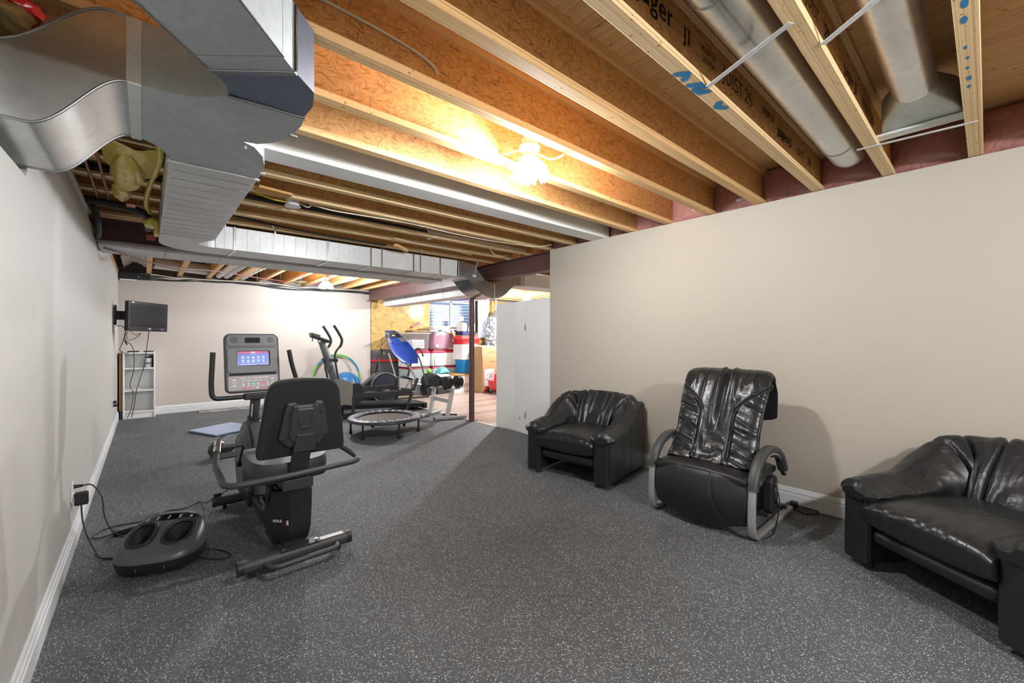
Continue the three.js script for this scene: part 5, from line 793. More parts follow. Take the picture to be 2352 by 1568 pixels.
// ---------- television, bookshelf and things by the far wall ----------
{
  const t = thing('television', 'black flat television on a swing arm on the left wall', 'television', [0.01, 1.64, -8.19]);
  const ry = Math.atan2(0.734, 0.679), put = (g) => place(g, 0.012, 1.64, -8.193, 0.02, ry, -0.01);
  obj('cabinet', [put(extr(rshape(0.66, 0.425, 0.012), 0.05, 0.01)), put(bx(0.42, 0.28, 0.05, 0, 0, -0.045, 0.015))], phy(lin(0.008, 0.008, 0.010), 0.2), t);
  obj('screen', put(bx(0.585, 0.335, 0.003, 0, 0.018, 0.025, 0.001)), phy(lin(0.004, 0.004, 0.006), 0.16), t);
  obj('brand_mark', put(bx(0.042, 0.011, 0.001, 0.02, -0.175, 0.0258, 0)), M.silver, t);
  obj('brand_mark', put(bx(0.036, 0.010, 0.001, -0.255, 0.195, 0.0258, 0)), M.silver, t); obj('energy_sticker', put(bx(0.05, 0.018, 0.001, 0.235, -0.178, 0.0258, 0)), std(lin(0.02, 0.06, 0.16), 0.4), t);
  const a = obj('swing_arm', [bar([XL + 0.03, 1.66, -8.36], [-0.14, 1.66, -8.34], 0.05, 0.13, 0.008), bar([-0.15, 1.66, -8.34], [-0.04, 1.65, -8.24], 0.045, 0.11, 0.008)], M.black, t);
  obj('arm_joint', rod([-0.145, 1.59, -8.34], [-0.145, 1.73, -8.34], 0.03, 18), M.blackGloss, a); obj('wall_plate', [span(XL, XL + 0.03, 1.52, 1.81, -8.40, -8.32, 0.006)], M.black, t);
  const cb = (pts, r, l) => tag(obj('cable', tube(pts, r, 80, 6), M.cable), l, 'cable');
  cb([[0.03, 1.43, -8.22], [0.015, 1.25, -8.5], [0.0, 1.09, -9.26], [-0.03, 0.85, -9.29], [-0.09, 0.6, -9.295], [-0.13, 0.4, -9.29], [-0.15, 0.2, -9.29], [-0.18, 0.03, -9.28]], 0.005, 'black cable hanging straight from the middle of the television past the bookshelf');
  cb([[-0.20, 1.5, -8.3], [-0.24, 1.36, -8.42], [-0.215, 1.22, -8.6], [-0.245, 1.30, -8.5], [-0.16, 1.20, -8.6], [-0.15, 1.02, -9.27], [-0.155, 0.8, -9.28], [-0.20, 0.55, -9.29], [-0.16, 0.42, -9.29], [-0.19, 0.15, -9.29], [-0.23, 0.03, -9.27]], 0.005, 'black cable dropping down the left half of the bookshelf front');
  cb([[-0.33, 1.50, -8.4], [-0.27, 1.51, -8.4], [-0.23, 1.42, -8.45], [-0.27, 1.25, -8.55], [-0.30, 1.15, -8.7], [-0.24, 1.09, -9.0], [-0.19, 1.115, -9.4]], 0.005, 'black cable looping from the television wall plate to the bookshelf top');
  cb([[-0.22, 1.50, -8.3], [-0.13, 1.38, -8.4], [-0.06, 1.40, -8.42], [-0.12, 1.33, -8.45], [-0.20, 1.30, -8.45], [-0.22, 1.38, -8.4], [-0.20, 1.42, -8.38]], 0.004, 'tangled black cable loop just under the television corner');
}
{
  const x0 = -0.288, x1 = 0.118, z0 = ZF + 0.012, z1 = -9.30, t = thing('bookshelf', 'small white bookshelf in the far left corner under the television', 'bookshelf', [(x0 + x1) / 2, 0, (z0 + z1) / 2]);
  for (const x of [x0 + 0.011, x1 - 0.011]) obj('side', span(x - 0.011, x + 0.011, 0, 1.10, z0, z1, 0.002), M.white, t);
  for (const y of [1.083, 0.825, 0.458, 0.105]) obj('shelf', span(x0 + 0.022, x1 - 0.022, y - 0.012, y + 0.012, z0, z1 - 0.003, 0.002), M.white, t);
  obj('back', span(x0 + 0.02, x1 - 0.02, 0.05, 1.09, z0, z0 + 0.006, 0), M.white, t); obj('kick_board', span(x0 + 0.022, x1 - 0.022, 0, 0.093, z1 - 0.03, z1 - 0.012, 0.002), M.white, t);
  tag(obj('cardboard_box', span(XL + 0.02, x0 - 0.004, 0.14, 1.085, ZF + 0.02, -9.31, 0.003), std(lin(0.22, 0.115, 0.05), 0.8)), 'tall narrow brown cardboard box squeezed between the bookshelf and the left wall', 'box');
  tag(obj('metal_box', span(XL + 0.03, x0 - 0.006, 0.0, 0.139, ZF + 0.03, -9.32, 0.006), M.charcoal), 'dark block on the floor under the brown cardboard box', 'box');
  tag(obj('remote_control', bx(0.15, 0.022, 0.06, -0.16, 1.107, -9.36, 0.01), M.black), 'black remote control on the left half of the bookshelf top', 'remote control');
  tag(obj('remote_control', bx(0.13, 0.02, 0.05, 0.03, 1.106, -9.36, 0.009), M.black), 'black remote control on the right half of the bookshelf top', 'remote control');
  const b = thing('tumbler', 'white tumbler with a black lid and band on the second shelf', 'tumbler', [0.032, 0.838, -9.37]);
  obj('cup', lathe([[0, 0], [0.034, 0], [0.038, 0.08], [0.045, 0.158], [0, 0.158]], 0.032, 0.838, -9.37), M.whiteGloss, b); obj('band', lathe([[0.037, 0.062], [0.0405, 0.062], [0.0412, 0.078], [0.038, 0.078]], 0.032, 0.838, -9.37), M.black, b); obj('lid', [lathe([[0, 0.158], [0.047, 0.158], [0.047, 0.172], [0.03, 0.178], [0, 0.18]], 0.032, 0.838, -9.37), rod([0.04, 1.01, -9.37], [0.05, 1.035, -9.37], 0.01)], M.black, b);
  tag(obj('black_pouch', span(0.06, 0.094, 0.838, 1.04, -9.45, -9.40, 0.01), M.black), 'black slim case standing behind the tumbler', 'case');
  tag(obj('charging_cable', tube([[-0.2, 0.476, -9.4], [-0.1, 0.485, -9.42], [-0.12, 0.476, -9.38], [0.0, 0.478, -9.41], [0.07, 0.476, -9.38]], 0.007, 40, 6), M.white), 'white coiled cable on the third shelf of the bookshelf', 'cable');
}
{ // strip of grey printed mat along the far baseboard
  const t = thing('floor_mat', 'narrow grey striped foam mat lying along the far baseboard', 'mat', [1.35, 0, -9.28]);
  obj('mat_base', span(0.70, 2.1, 0, 0.010, -9.53, -9.10, 0.004), M.grey, t);
  for (let i = 0; i < 9; i++) obj('mat_panel', bar([0.76 + i * 0.15, 0.0105, -9.52], [0.80 + i * 0.15, 0.0105, -9.12], 0.13, 0.003, 0.001), std(lin(...[[0.20, 0.2, 0.2], [0.30, 0.30, 0.30], [0.25, 0.25, 0.26]][i % 3]), 0.6), t);
  const y = thing('yoga_mat', 'folded pale blue exercise mat on the floor in front of the exercise bike', 'mat', [0.84, 0, -7.25]);
  const sh = [[0.449, -7.418], [0.70, -6.82], [1.26, -7.08], [0.985, -7.71]].map(([x, z]) => [x, -z]);
  obj('lower_layer', xz(extr(shapeOf(sh), 0.016, 0.004)).translate(0, 0.008, 0), std(lin(0.03, 0.09, 0.18), 0.6), y); obj('upper_layer', xz(extr(shapeOf(sh), 0.016, 0.004)).translate(0, 0.0245, 0), std(lin(0.36, 0.44, 0.60), 0.6), y);
  tag(obj('medicine_ball', ball(0.095, 0.60, 0.095, -5.62, 1, 1, 1, 32), phy(lin(0.018, 0.026, 0.036), 0.35)), 'dark navy ball on the floor behind the pedal of the exercise bike', 'ball');
}
{ // hula hoop and blue half ball against the far wall
  const t = thing('hula_hoop', 'green and blue segmented hula hoop leaning on the far wall', 'hula hoop', [3.17, 0.46, -9.45]);
  for (let i = 0; i < 8; i++) { const g = new THREE.TorusGeometry(0.485, 0.019, 10, 20, 2 * PI / 8 - 0.01).rotateZ(i * 2 * PI / 8 + 0.2); place(g, 3.17, 0.483, -9.47, -0.10, 0, 0); obj('segment', g, i % 2 ? phy(lin(0.10, 0.42, 0.06), 0.35) : phy(lin(0.0, 0.20, 0.36), 0.35), t); }
  tag(obj('exercise_ball', ball(0.30, 3.25, 0.30, -9.16, 1, 1, 1, 40), phy(lin(0.015, 0.14, 0.36), 0.4)), 'large blue exercise ball behind the elliptical machine by the far wall', 'ball');
}
{ // ---------- elliptical trainer ----------
  const t = thing('elliptical_trainer', 'grey elliptical trainer with curved moving handles near the far wall', 'elliptical trainer', [2.9, 0, -8.0]), Z = -8.0;
  obj('mast', sweep([V(2.92, 0.10, Z), V(2.70, 0.42, Z), V(2.62, 0.62, Z), V(2.52, 0.92, Z), V(2.40, 1.27, Z)], (u) => lerp(0.10, 0.058, u), 12, 0.7), std(lin(0.17, 0.195, 0.20), 0.45), t);
  const c = obj('console', bar([2.23, 1.37, Z], [2.53, 1.26, Z], 0.24, 0.045, 0.012), M.charcoal, t); obj('console_face', bar([2.21, 1.41, Z], [2.36, 1.36, Z], 0.18, 0.05, 0.015), M.grey, c); obj('book_ledge', bar([2.50, 1.28, Z], [2.58, 1.265, Z], 0.10, 0.018, 0.004), M.black, c);
  obj('sensor_prong', [rod([2.22, 1.36, Z + 0.1], [2.215, 1.27, Z + 0.1], 0.008), rod([2.32, 1.33, Z + 0.1], [2.315, 1.25, Z + 0.1], 0.008)], M.black, c);
  for (const [dz, dx] of [[0.26, 0.02], [-0.22, -0.02]]) {
    const x = 2.54 + dx, z = Z + dz;
    obj('moving_handle', [sweep(new THREE.CatmullRomCurve3([[x - 0.02, 1.56, z - 0.02], [x + 0.06, 1.42, z], [x + 0.115, 1.30, z], [x + 0.09, 1.19, z], [x + 0.03, 1.12, z], [x - 0.005, 1.04, z], [x, 0.92, z], [x + 0.05, 0.6, z], [x + 0.12, 0.25, z]].map((p) => V(...p))).getPoints(50), (u) => u < 0.42 ? 0.024 : 0.018, 10)], dz > 0 ? M.charcoal : M.charcoal, t);
    obj('pivot_joint', rod([x, 0.93, z - 0.04], [x, 0.93, z + 0.035], 0.036, 18), M.black, t);
    obj('pedal_arm', bar([x + 0.12, 0.22, z], [3.42, 0.32, z], 0.05, 0.04, 0.006), M.black, t); obj('foot_pedal', bar([2.92, 0.27, z], [3.30, 0.31, z], 0.15, 0.05, 0.012), M.charcoal, t);
  }
  obj('pivot_tube', rod([2.545, 0.93, Z - 0.22], [2.56, 0.93, Z + 0.22], 0.03, 14), M.grey, t);
  obj('water_strap', tube([[2.46, 1.0, Z + 0.08], [2.42, 0.8, Z + 0.12], [2.44, 0.72, Z + 0.14], [2.52, 0.74, Z + 0.14], [2.56, 0.82, Z + 0.1]], 0.009, 30, 6), M.black, t);
  const disc = obj('drive_disc', rod([3.54, 0.36, Z + 0.18], [3.54, 0.36, Z + 0.10], 0.29, 56), M.navyGrey, t);
  obj('disc_rim', new THREE.TorusGeometry(0.285, 0.012, 8, 56).translate(3.54, 0.36, Z + 0.18), std(lin(0.16, 0.18, 0.21), 0.35), disc); obj('hub_cap', rod([3.54, 0.36, Z + 0.19], [3.54, 0.36, Z + 0.17], 0.25, 48), M.navyGrey, disc);
  const lt = canvasTex(256, 96, (x, w, h) => { x.fillStyle = '#000'; x.fillRect(0, 0, w, h); x.fillStyle = '#fff'; x.save(); x.transform(1, 0.12, -0.2, 1, 10, -6); for (let i = 0; i < 9; i++) { x.fillRect(6 + i * 25, 34 + (i % 2) * 4, 18, 26 - (i % 3) * 4); x.clearRect(0, 0, 0, 0); } x.fillRect(4, 44, 226, 9); x.restore(); x.beginPath(); x.moveTo(96, 30); x.lineTo(126, 4); x.lineTo(156, 30); x.fill(); x.fillRect(90, 76, 76, 8); }, false, 1);
  obj('lettering', flat(0.18, 0.065).translate(3.56, 0.315, Z + 0.1906), std('#e8e8e8', 0.5, { alphaMap: lt, transparent: true }), disc);
  obj('drive_cover', extr(new THREE.Shape([[3.02, 0.10], [3.05, 0.36], [3.40, 0.63], [3.56, 0.66], [3.78, 0.52], [3.84, 0.34], [3.78, 0.10]].map((p) => new THREE.Vector2(...p))), 0.16, 0.03).translate(0, 0, Z), std(lin(0.030, 0.036, 0.046), 0.45), t);
  obj('base_frame', [bar([2.55, 0.05, Z], [3.9, 0.05, Z], 0.07, 0.06, 0.008), bar([2.62, 0.035, Z - 0.28], [2.62, 0.035, Z + 0.28], 0.06, 0.06, 0.01), bar([3.85, 0.035, Z - 0.28], [3.85, 0.035, Z + 0.28], 0.06, 0.06, 0.01)], M.black, t);
}
{ // ---------- low frame machine with hood, rails and angled display ----------
  const t = thing('treadmill', 'black treadmill with a curved motor hood, side rails and an angled display', 'treadmill', [3.1, 0, -7.0]), Z1 = -6.93, Z0 = -7.45;
  const hood = [[2.56, 0.20], [2.56, 0.575], [2.63, 0.585], [2.70, 0.565], [2.755, 0.50], [2.78, 0.36], [2.78, 0.30]];
  obj('motor_hood', extr(shapeOf(hood.map(([x, y]) => [x, y])), 0.5, 0.01).translate(0, 0, (Z0 + Z1) / 2 + 0.02), std(lin(0.030, 0.032, 0.034), 0.4), t);
  obj('hood_face', surf((u, v) => V(lerp(2.30, 2.565, v), lerp(0.22, lerp(0.66, 0.575, v) + 0.03 * Math.sin(PI * v), u), Z1 + 0.02 - 0.10 * (1 - v) - 0.0), 16, 12), phy(lin(0.34, 0.32, 0.29), 0.3, { metalness: 0.2 }), t);
  obj('hood_body', span(2.32, 2.57, 0.22, 0.60, Z0 + 0.02, Z1 - 0.09, 0.03), M.grey, t);
  for (const z of [Z1, Z0]) {
    obj('side_rail', bar([2.56, z === Z1 ? 0.375 : 0.42, z], [3.62, z === Z1 ? 0.335 : 0.40, z - 0.02], 0.05, 0.085, 0.006), M.charcoal, t);
    obj('upright', bar([3.52, 0.02, z], [3.76, 0.60, z], 0.045, 0.05, 0.008), M.gunmetal, t);
    obj('leg', bar([2.575, 0.0, z], [2.575, 0.36, z], 0.05, 0.045, 0.006), M.charcoal, t);
  }
  const pz = (Z0 + Z1) / 2, rot = 0.5;
  const d = obj('display', place(extr(rshape(0.36, 0.23, 0.03), 0.05, 0.012), 3.55, 0.50, pz + 0.14, -0.25, 0.25, -0.18), M.black, t);
  obj('display_face', place(extr(rshape(0.27, 0.17, 0.012), 0.006, 0.002), 3.555, 0.50, pz + 0.168, -0.25, 0.25, -0.18), std(lin(0.42, 0.40, 0.36), 0.35), d);
  obj('display_hoop', tube([[3.36, 0.50, pz + 0.17], [3.40, 0.60, pz + 0.15], [3.55, 0.63, pz + 0.13], [3.70, 0.58, pz + 0.12], [3.76, 0.55, pz + 0.18]], 0.012, 40, 8), M.black, t);
  obj('cross_bar', [rod([3.40, 0.42, pz + 0.2], [3.70, 0.345, Z1 + 0.02], 0.018, 14)], M.gunmetal, t); obj('grip_end', [rod([3.40, 0.42, pz + 0.2], [3.45, 0.408, pz + 0.21], 0.022, 14), rod([3.64, 0.36, Z1], [3.70, 0.345, Z1 + 0.02], 0.023, 14)], M.silver, t);
  obj('deck', bar([2.40, 0.20, pz], [3.92, 0.085, pz], 0.46, 0.08, 0.02), M.blackMatte, t); obj('running_belt', bar([2.5, 0.239, pz], [3.88, 0.133, pz], 0.38, 0.006, 0.001), M.black, t);
  for (const z of [Z0 + 0.03, Z1 - 0.03]) obj('foot_rail', bar([2.42, 0.232, z], [3.92, 0.118, z], 0.06, 0.022, 0.006), std(lin(0.035, 0.045, 0.055), 0.3), t);
  obj('end_cap', [span(3.90, 3.97, 0.02, 0.13, Z0, Z1, 0.02)], M.black, t); obj('base_tube', [rod([2.25, 0.04, Z1 - 0.08], [3.3, 0.04, Z1 - 0.08], 0.022, 12), rod([2.4, 0.04, Z0], [2.4, 0.04, Z1], 0.022, 12)], M.gunmetal, t);
}
{ // ---------- mini trampoline ----------
  const cx = 2.53, cz = -5.60, r = 0.49, h = 0.225, t = thing('mini_trampoline', 'round black mini trampoline with a padded rim on short legs', 'trampoline', [cx, 0, cz]);
  const print = canvasTex(1024, 128, (x, w, h2) => { x.fillStyle = '#3d414a'; x.fillRect(0, 0, w, h2); x.fillStyle = '#b9bdc8'; x.lineWidth = 12; x.strokeStyle = '#b9bdc8'; for (let i = 0; i < 26; i++) { const px = 12 + i * 39, k = i % 5; x.beginPath(); x.moveTo(px, 92); x.lineTo(px + 14, 40 + k * 4); x.lineTo(px + 24, 90 - k * 5); x.stroke(); } }, true, 1);
  obj('rim_pad', [surf((u, v) => { const a = u * 2 * PI, b = lerp(-0.25, PI + 0.35, v), R = r - 0.055 + 0.065 * Math.cos(b); return V(cx + Math.cos(a) * R, h + 0.018 * Math.sin(b) - (v < 0.12 ? 0.02 : 0), cz + Math.sin(a) * R); }, 96, 14, (u, v) => [u, v])], std('#ffffff', 0.42, { map: print, side: THREE.DoubleSide }), t);
  obj('rim_skirt', surf((u, v) => { const a = u * 2 * PI; return V(cx + Math.cos(a) * (r + 0.008), lerp(h - 0.028, h + 0.004, v), cz + Math.sin(a) * (r + 0.008)); }, 96, 2), std(lin(0.05, 0.05, 0.055), 0.5, { side: THREE.DoubleSide }), t);
  obj('jump_mat', lathe([[0, 0], [r - 0.105, 0], [r - 0.105, 0.004], [0, 0.004]], cx, h - 0.018, cz, 64), std(lin(0.10, 0.095, 0.09), 0.45), t);
  obj('frame_ring', new THREE.TorusGeometry(r - 0.02, 0.016, 10, 64).rotateX(PI / 2).translate(cx, h - 0.02, cz), M.black, t);
  for (let i = 0; i < 6; i++) { const a = i / 6 * 2 * PI + 0.55, x = cx + Math.cos(a) * (r - 0.03), z = cz + Math.sin(a) * (r - 0.03), l = obj('leg', rod([x, 0.03, z], [x, h - 0.02, z], 0.0135, 12), M.black, t); obj('rubber_foot', lathe([[0, 0], [0.022, 0], [0.019, 0.04], [0.0145, 0.055], [0, 0.055]], x, 0, z, 14), M.blackMatte, l); }
}
{ // ---------- dumbbell stand ----------
  const t = thing('dumbbell_rack', 'silver dumbbell stand with two slanted posts beside the steel post', 'dumbbell rack', [3.72, 0, -6.08]);
  const posts = [[3.66, -6.30, 3.79, -6.38], [3.72, -5.86, 3.87, -5.94]];
  posts.forEach(([x0, z0, x1, z1], i) => {
    obj('post', bar([x0, 0.04, z0], [x1, 0.46, z1], 0.055, 0.075, 0.008), M.silverPaint, t);
    const f = i ? [[3.49, 0.028, -5.875], [4.0, 0.028, -5.71]] : [[3.43, 0.028, -6.22], [3.98, 0.028, -6.50]];
    const ft = obj('foot_bar', bar(...f, 0.055, 0.05, 0.012), M.silver, t); obj('foot_cap', [bar(f[0], [f[0][0] + 0.008, 0.028, f[0][2] - 0.002], 0.059, 0.054, 0.01)], M.black, ft);
    obj('saddle', bar([x1 - 0.10, 0.475, z1 + 0.02], [x1 + 0.13, 0.475, z1 - 0.02], 0.10, 0.02, 0.005), M.silverPaint, t);
    for (const s of [-0.115, 0.135]) obj('cradle_end', bar([x1 + s, 0.47, z1 - 0.02 - s * 0.1], [x1 + s, 0.52, z1 - 0.02 - s * 0.1], 0.012, 0.10, 0.004), M.black, t);
  });
  obj('cross_brace', bar([3.745, 0.30, -6.34], [3.80, 0.28, -5.90], 0.04, 0.07, 0.006), M.silverPaint, t);
  const bell = (cx, cz, ry, label) => { const b = thing('dumbbell', label, 'dumbbell', [cx, 0.59, cz], undefined, ry); obj('handle', rod([-0.07, 0, 0], [0.07, 0, 0], 0.016, 14), M.gunmetal, b); for (const s of [-1, 1]) for (let k = 0; k < 4; k++) obj('weight_plate', [rod([s * (0.07 + k * 0.022), 0, 0], [s * (0.088 + k * 0.022), 0, 0], 0.104 - 0.001 * k, 20)], M.black, b); };
  bell(3.805, -6.385, 1.15, 'adjustable black dumbbell seen end on, on the left saddle of the silver stand'); bell(3.885, -5.945, 0.08, 'adjustable black dumbbell on the right saddle of the silver stand');
  tag(obj('bar_piece', rod([3.86, 0.014, -6.22], [4.02, 0.014, -6.02], 0.014, 10), M.black), 'short black bar lying on the floor behind the dumbbell stand', 'bar');
}
{ // ---------- inversion table ----------
  const t = thing('inversion_table', 'inversion table with a long blue back board and black folding frame', 'inversion table', [4.22, 0, -8.78]), Z = -8.78;
  const C = (s) => V(lerp(4.52, 4.05, s), lerp(0.73, 1.485, s), Z - 0.10 * s + 0.05), side = V(0.97, 0.04, 0.2).normalize();
  const board = (u, v, o) => { const w = lerp(0.27, 0.20, sm(0.2, 1, v)) * Math.pow(Math.sin(PI * clamp(v * 0.94 + 0.03, 0.01, 0.99)), 0.33), q = 2 * u - 1; return C(v).add(side.clone().multiplyScalar(q * w)).add(V(0.02, 0.02, 0.08 + o - 0.05 * (1 - q * q))); };
  obj('back_board', [surf((u, v) => board(u, v * 0.66, 0.01), 24, 40), surf((u, v) => board(1 - u, v * 0.66, -0.012), 24, 40)], M.blueBoard, t);
  obj('head_mesh', [surf((u, v) => board(u, 0.66 + v * 0.34, 0.01), 20, 20), surf((u, v) => board(1 - u, 0.66 + v * 0.34, -0.012), 20, 20)], std(lin(0.20, 0.19, 0.18), 0.6), t); obj('head_pillow', surf((u, v) => board(0.1 + u * 0.8, 0.80 + v * 0.10, 0.035), 12, 8), M.black, t); obj('pillow_label', surf((u, v) => board(0.42 + u * 0.2, 0.835 + v * 0.03, 0.042), 3, 3), M.paper, t); obj('blue_spine', surf((u, v) => board(0.28 + u * 0.42, 0.6 + v * 0.24, 0.02), 6, 8), M.blueBoard, t);
  obj('board_edge', tube(Array.from({ length: 40 }, (_, i) => { const a = i / 40, v = a < 0.5 ? a * 2 : 2 - a * 2, u = a < 0.5 ? 0.99 : 0.01; return board(u, clamp(v, 0.01, 0.99), 0.004).toArray(); }), 0.009, 120, 6, true), M.blueBoard, t);
  for (const s of [-1, 1]) {
    const x = 4.28 + s * 0.38, z = Z + s * 0.06;
    obj('front_leg', tube([[x + s * 0.02, 1.02, z], [x + s * 0.09, 0.8, z + 0.1], [x + s * 0.12, 0.4, z + 0.26], [x + s * 0.13, 0.02, z + 0.40]], 0.017, 30, 8), M.black, t); obj('rear_leg', tube([[x, 1.02, z], [x - 0.03, 0.6, z - 0.2], [x - 0.05, 0.02, z - 0.45]], 0.017, 30, 8), M.black, t);
    obj('grip_handle', tube([[x - s * 0.0, 0.98, z + 0.03], [x + s * 0.0, 1.07, z + 0.05], [x + s * 0.06, 1.09, z + 0.10], [x + s * 0.10, 1.0, z + 0.16], [x + s * 0.11, 0.93, z + 0.18]], 0.020, 30, 8), M.black, t);
    obj('pivot_arm', [bar([x, 1.02, z], [x - s * 0.10, 0.98, z], 0.03, 0.03, 0.004)], M.silver, t);
  }
  obj('main_shaft', bar([4.46, 0.85, Z - 0.02], [4.66, 0.40, Z + 0.12], 0.035, 0.045, 0.004), M.silver, t); obj('side_tube', bar([4.04, 1.0, Z + 0.02], [4.24, 0.25, Z + 0.10], 0.03, 0.03, 0.004), M.silver, t);
  obj('ankle_clamp', [bar([4.62, 0.38, Z + 0.02], [4.70, 0.36, Z + 0.22], 0.04, 0.05, 0.01), bar([4.60, 0.30, Z + 0.0], [4.72, 0.28, Z + 0.24], 0.05, 0.03, 0.006)], M.whiteGloss, t); obj('floor_bar', [bar([3.96, 0.02, Z + 0.35], [4.80, 0.02, Z + 0.46], 0.03, 0.03, 0.005), bar([3.85, 0.02, Z - 0.5], [4.62, 0.02, Z - 0.38], 0.03, 0.03, 0.005)], M.black, t);
}
// ---------- the storage room: wrapped insulation, bins, boxes ----------
{
  const zi = -9.655, sheet = (x0, x1, y0, y1, s, amp = 0.05) => surf((u, v) => V(lerp(x0, x1, u), lerp(y0, y1, v), zi + amp * Math.pow(Math.sin(PI * u), 0.3) * Math.pow(Math.sin(PI * v), 0.3) + 0.025 * fbm(u * 5 + s, v * 5, s + 0.4)), 40, 30);
  const ins = (l, ...a) => tag(obj('insulation_batt', sheet(...a), M.yellowWool), l, 'insulation');
  ins('yellow insulation under shiny poly left of the storage room window', 3.98, 5.58, 1.05, 2.44, 1.7); ins('yellow insulation under poly right of the storage room window', 7.14, 8.68, 1.05, 2.44, 4.7); ins('yellow insulation strip below the storage room window', 5.58, 7.14, 1.05, 1.49, 7.1, 0.03);
  tag(obj('wall_wrap', sheet(3.98, 8.68, 0.0, 1.04, 2.2, 0.03), M.greyWrap), 'dark grey dimpled wrap along the lower part of the storage room wall', 'wall wrap');
  tag(obj('red_tape', bar([3.99, 0.80, -9.60], [4.75, 0.79, -9.58], 0.004, 0.05, 0.001), M.redFilm), 'red tape line along the dark lower wall of the storage room', 'tape');
  tag(obj('red_tape', bar([5.02, 1.60, -9.55], [5.30, 1.74, -9.55], 0.004, 0.05, 0.001), M.redFilm), 'slanted strip of red tape on the yellow insulation', 'tape');
  tag(obj('red_tape', bar([3.99, 2.22, -9.58], [4.09, 2.24, -9.58], 0.004, 0.05, 0.001), M.redFilm), 'small red tape patch at the top left of the yellow insulation', 'tape');
  const film = tag(obj('poly_sheet', surf((u, v) => V(7.0 + 0.30 * u + 0.1 * v * u, lerp(1.35, 2.453, v), -9.45 + 0.05 * Math.sin(u * 9) + 0.03 * fbm(u * 6, v * 6, 3.3)), 24, 24), phy(lin(0.75, 0.82, 0.92), 0.2, { transmission: 0.55, thickness: 0, bumpMap: TX.wrinkle, bumpScale: 0.01 })), 'loose clear poly sheet hanging beside the storage room window', 'plastic sheet');
  // wires over the window
  for (let i = 0; i < 4; i++) tag(obj('cable', tube([[5.5, 2.44 - 0.02 * i, -9.42], [6.1, 2.40 - 0.03 * i, -9.35], [6.7, 2.43 - 0.02 * i, -9.4], [7.3, 2.42, -9.4]], 0.009, 40, 6), [M.cable, std(lin(0.25, 0.03, 0.08), 0.5), std(lin(0.04, 0.08, 0.35), 0.5), M.cableWhite][i]), ['black', 'dark red', 'blue', 'white'][i] + ' cable strung above the storage room window', 'cable');
}
const rrect = (w, d, p = 0.16, n = 48) => Array.from({ length: n }, (_, i) => { const a = i / n * 2 * PI, c = Math.cos(a), q = Math.sin(a); return [Math.sign(c) * Math.abs(c) ** p * w / 2, Math.sign(q) * Math.abs(q) ** p * d / 2]; });
function tote(name, label, x0, x1, y0, y1, z0, z1, body, lid, o = {}) {
  const t = thing(name, label, 'storage bin', [(x0 + x1) / 2, y0, (z0 + z1) / 2], o.group), k = o.taper ?? 0.04, lh = o.lid ?? 0.05, w = x1 - x0, cx = (x0 + x1) / 2, cz = (z0 + z1) / 2, d = z1 - z0;
  const ring = (y, s) => rrect(w * s, d * s).map(([x, z]) => V(cx + x, y, cz + z));
  obj('body', loft([ring(y0 + 0.001, 1 - k * 1.6), ring(y0 + 0.015, 1 - k * 1.4), ring(y1 - lh, 1 - k * 0.3)]), body, t);
  if (lid) { obj('lid', [xz(extr(rshape(w, d, 0.03, cx, -cz), lh * 0.55, 0.008)).translate(0, y1 - lh * 0.72, 0), xz(extr(rshape(w * 0.88, d * 0.86, 0.03, cx, -cz), lh * 0.5, 0.01)).translate(0, y1 - lh * 0.25, 0)], lid, t); }
  return t;
}
const boxLabel = (txt, f = 150) => canvasTex(512, 256, (x, w, h) => { x.fillStyle = '#e9e9e8'; x.fillRect(0, 0, w, h); x.fillStyle = '#141414'; x.font = `${f}px sans-serif`; x.fillText(txt, 4, 190); }, true, 1);
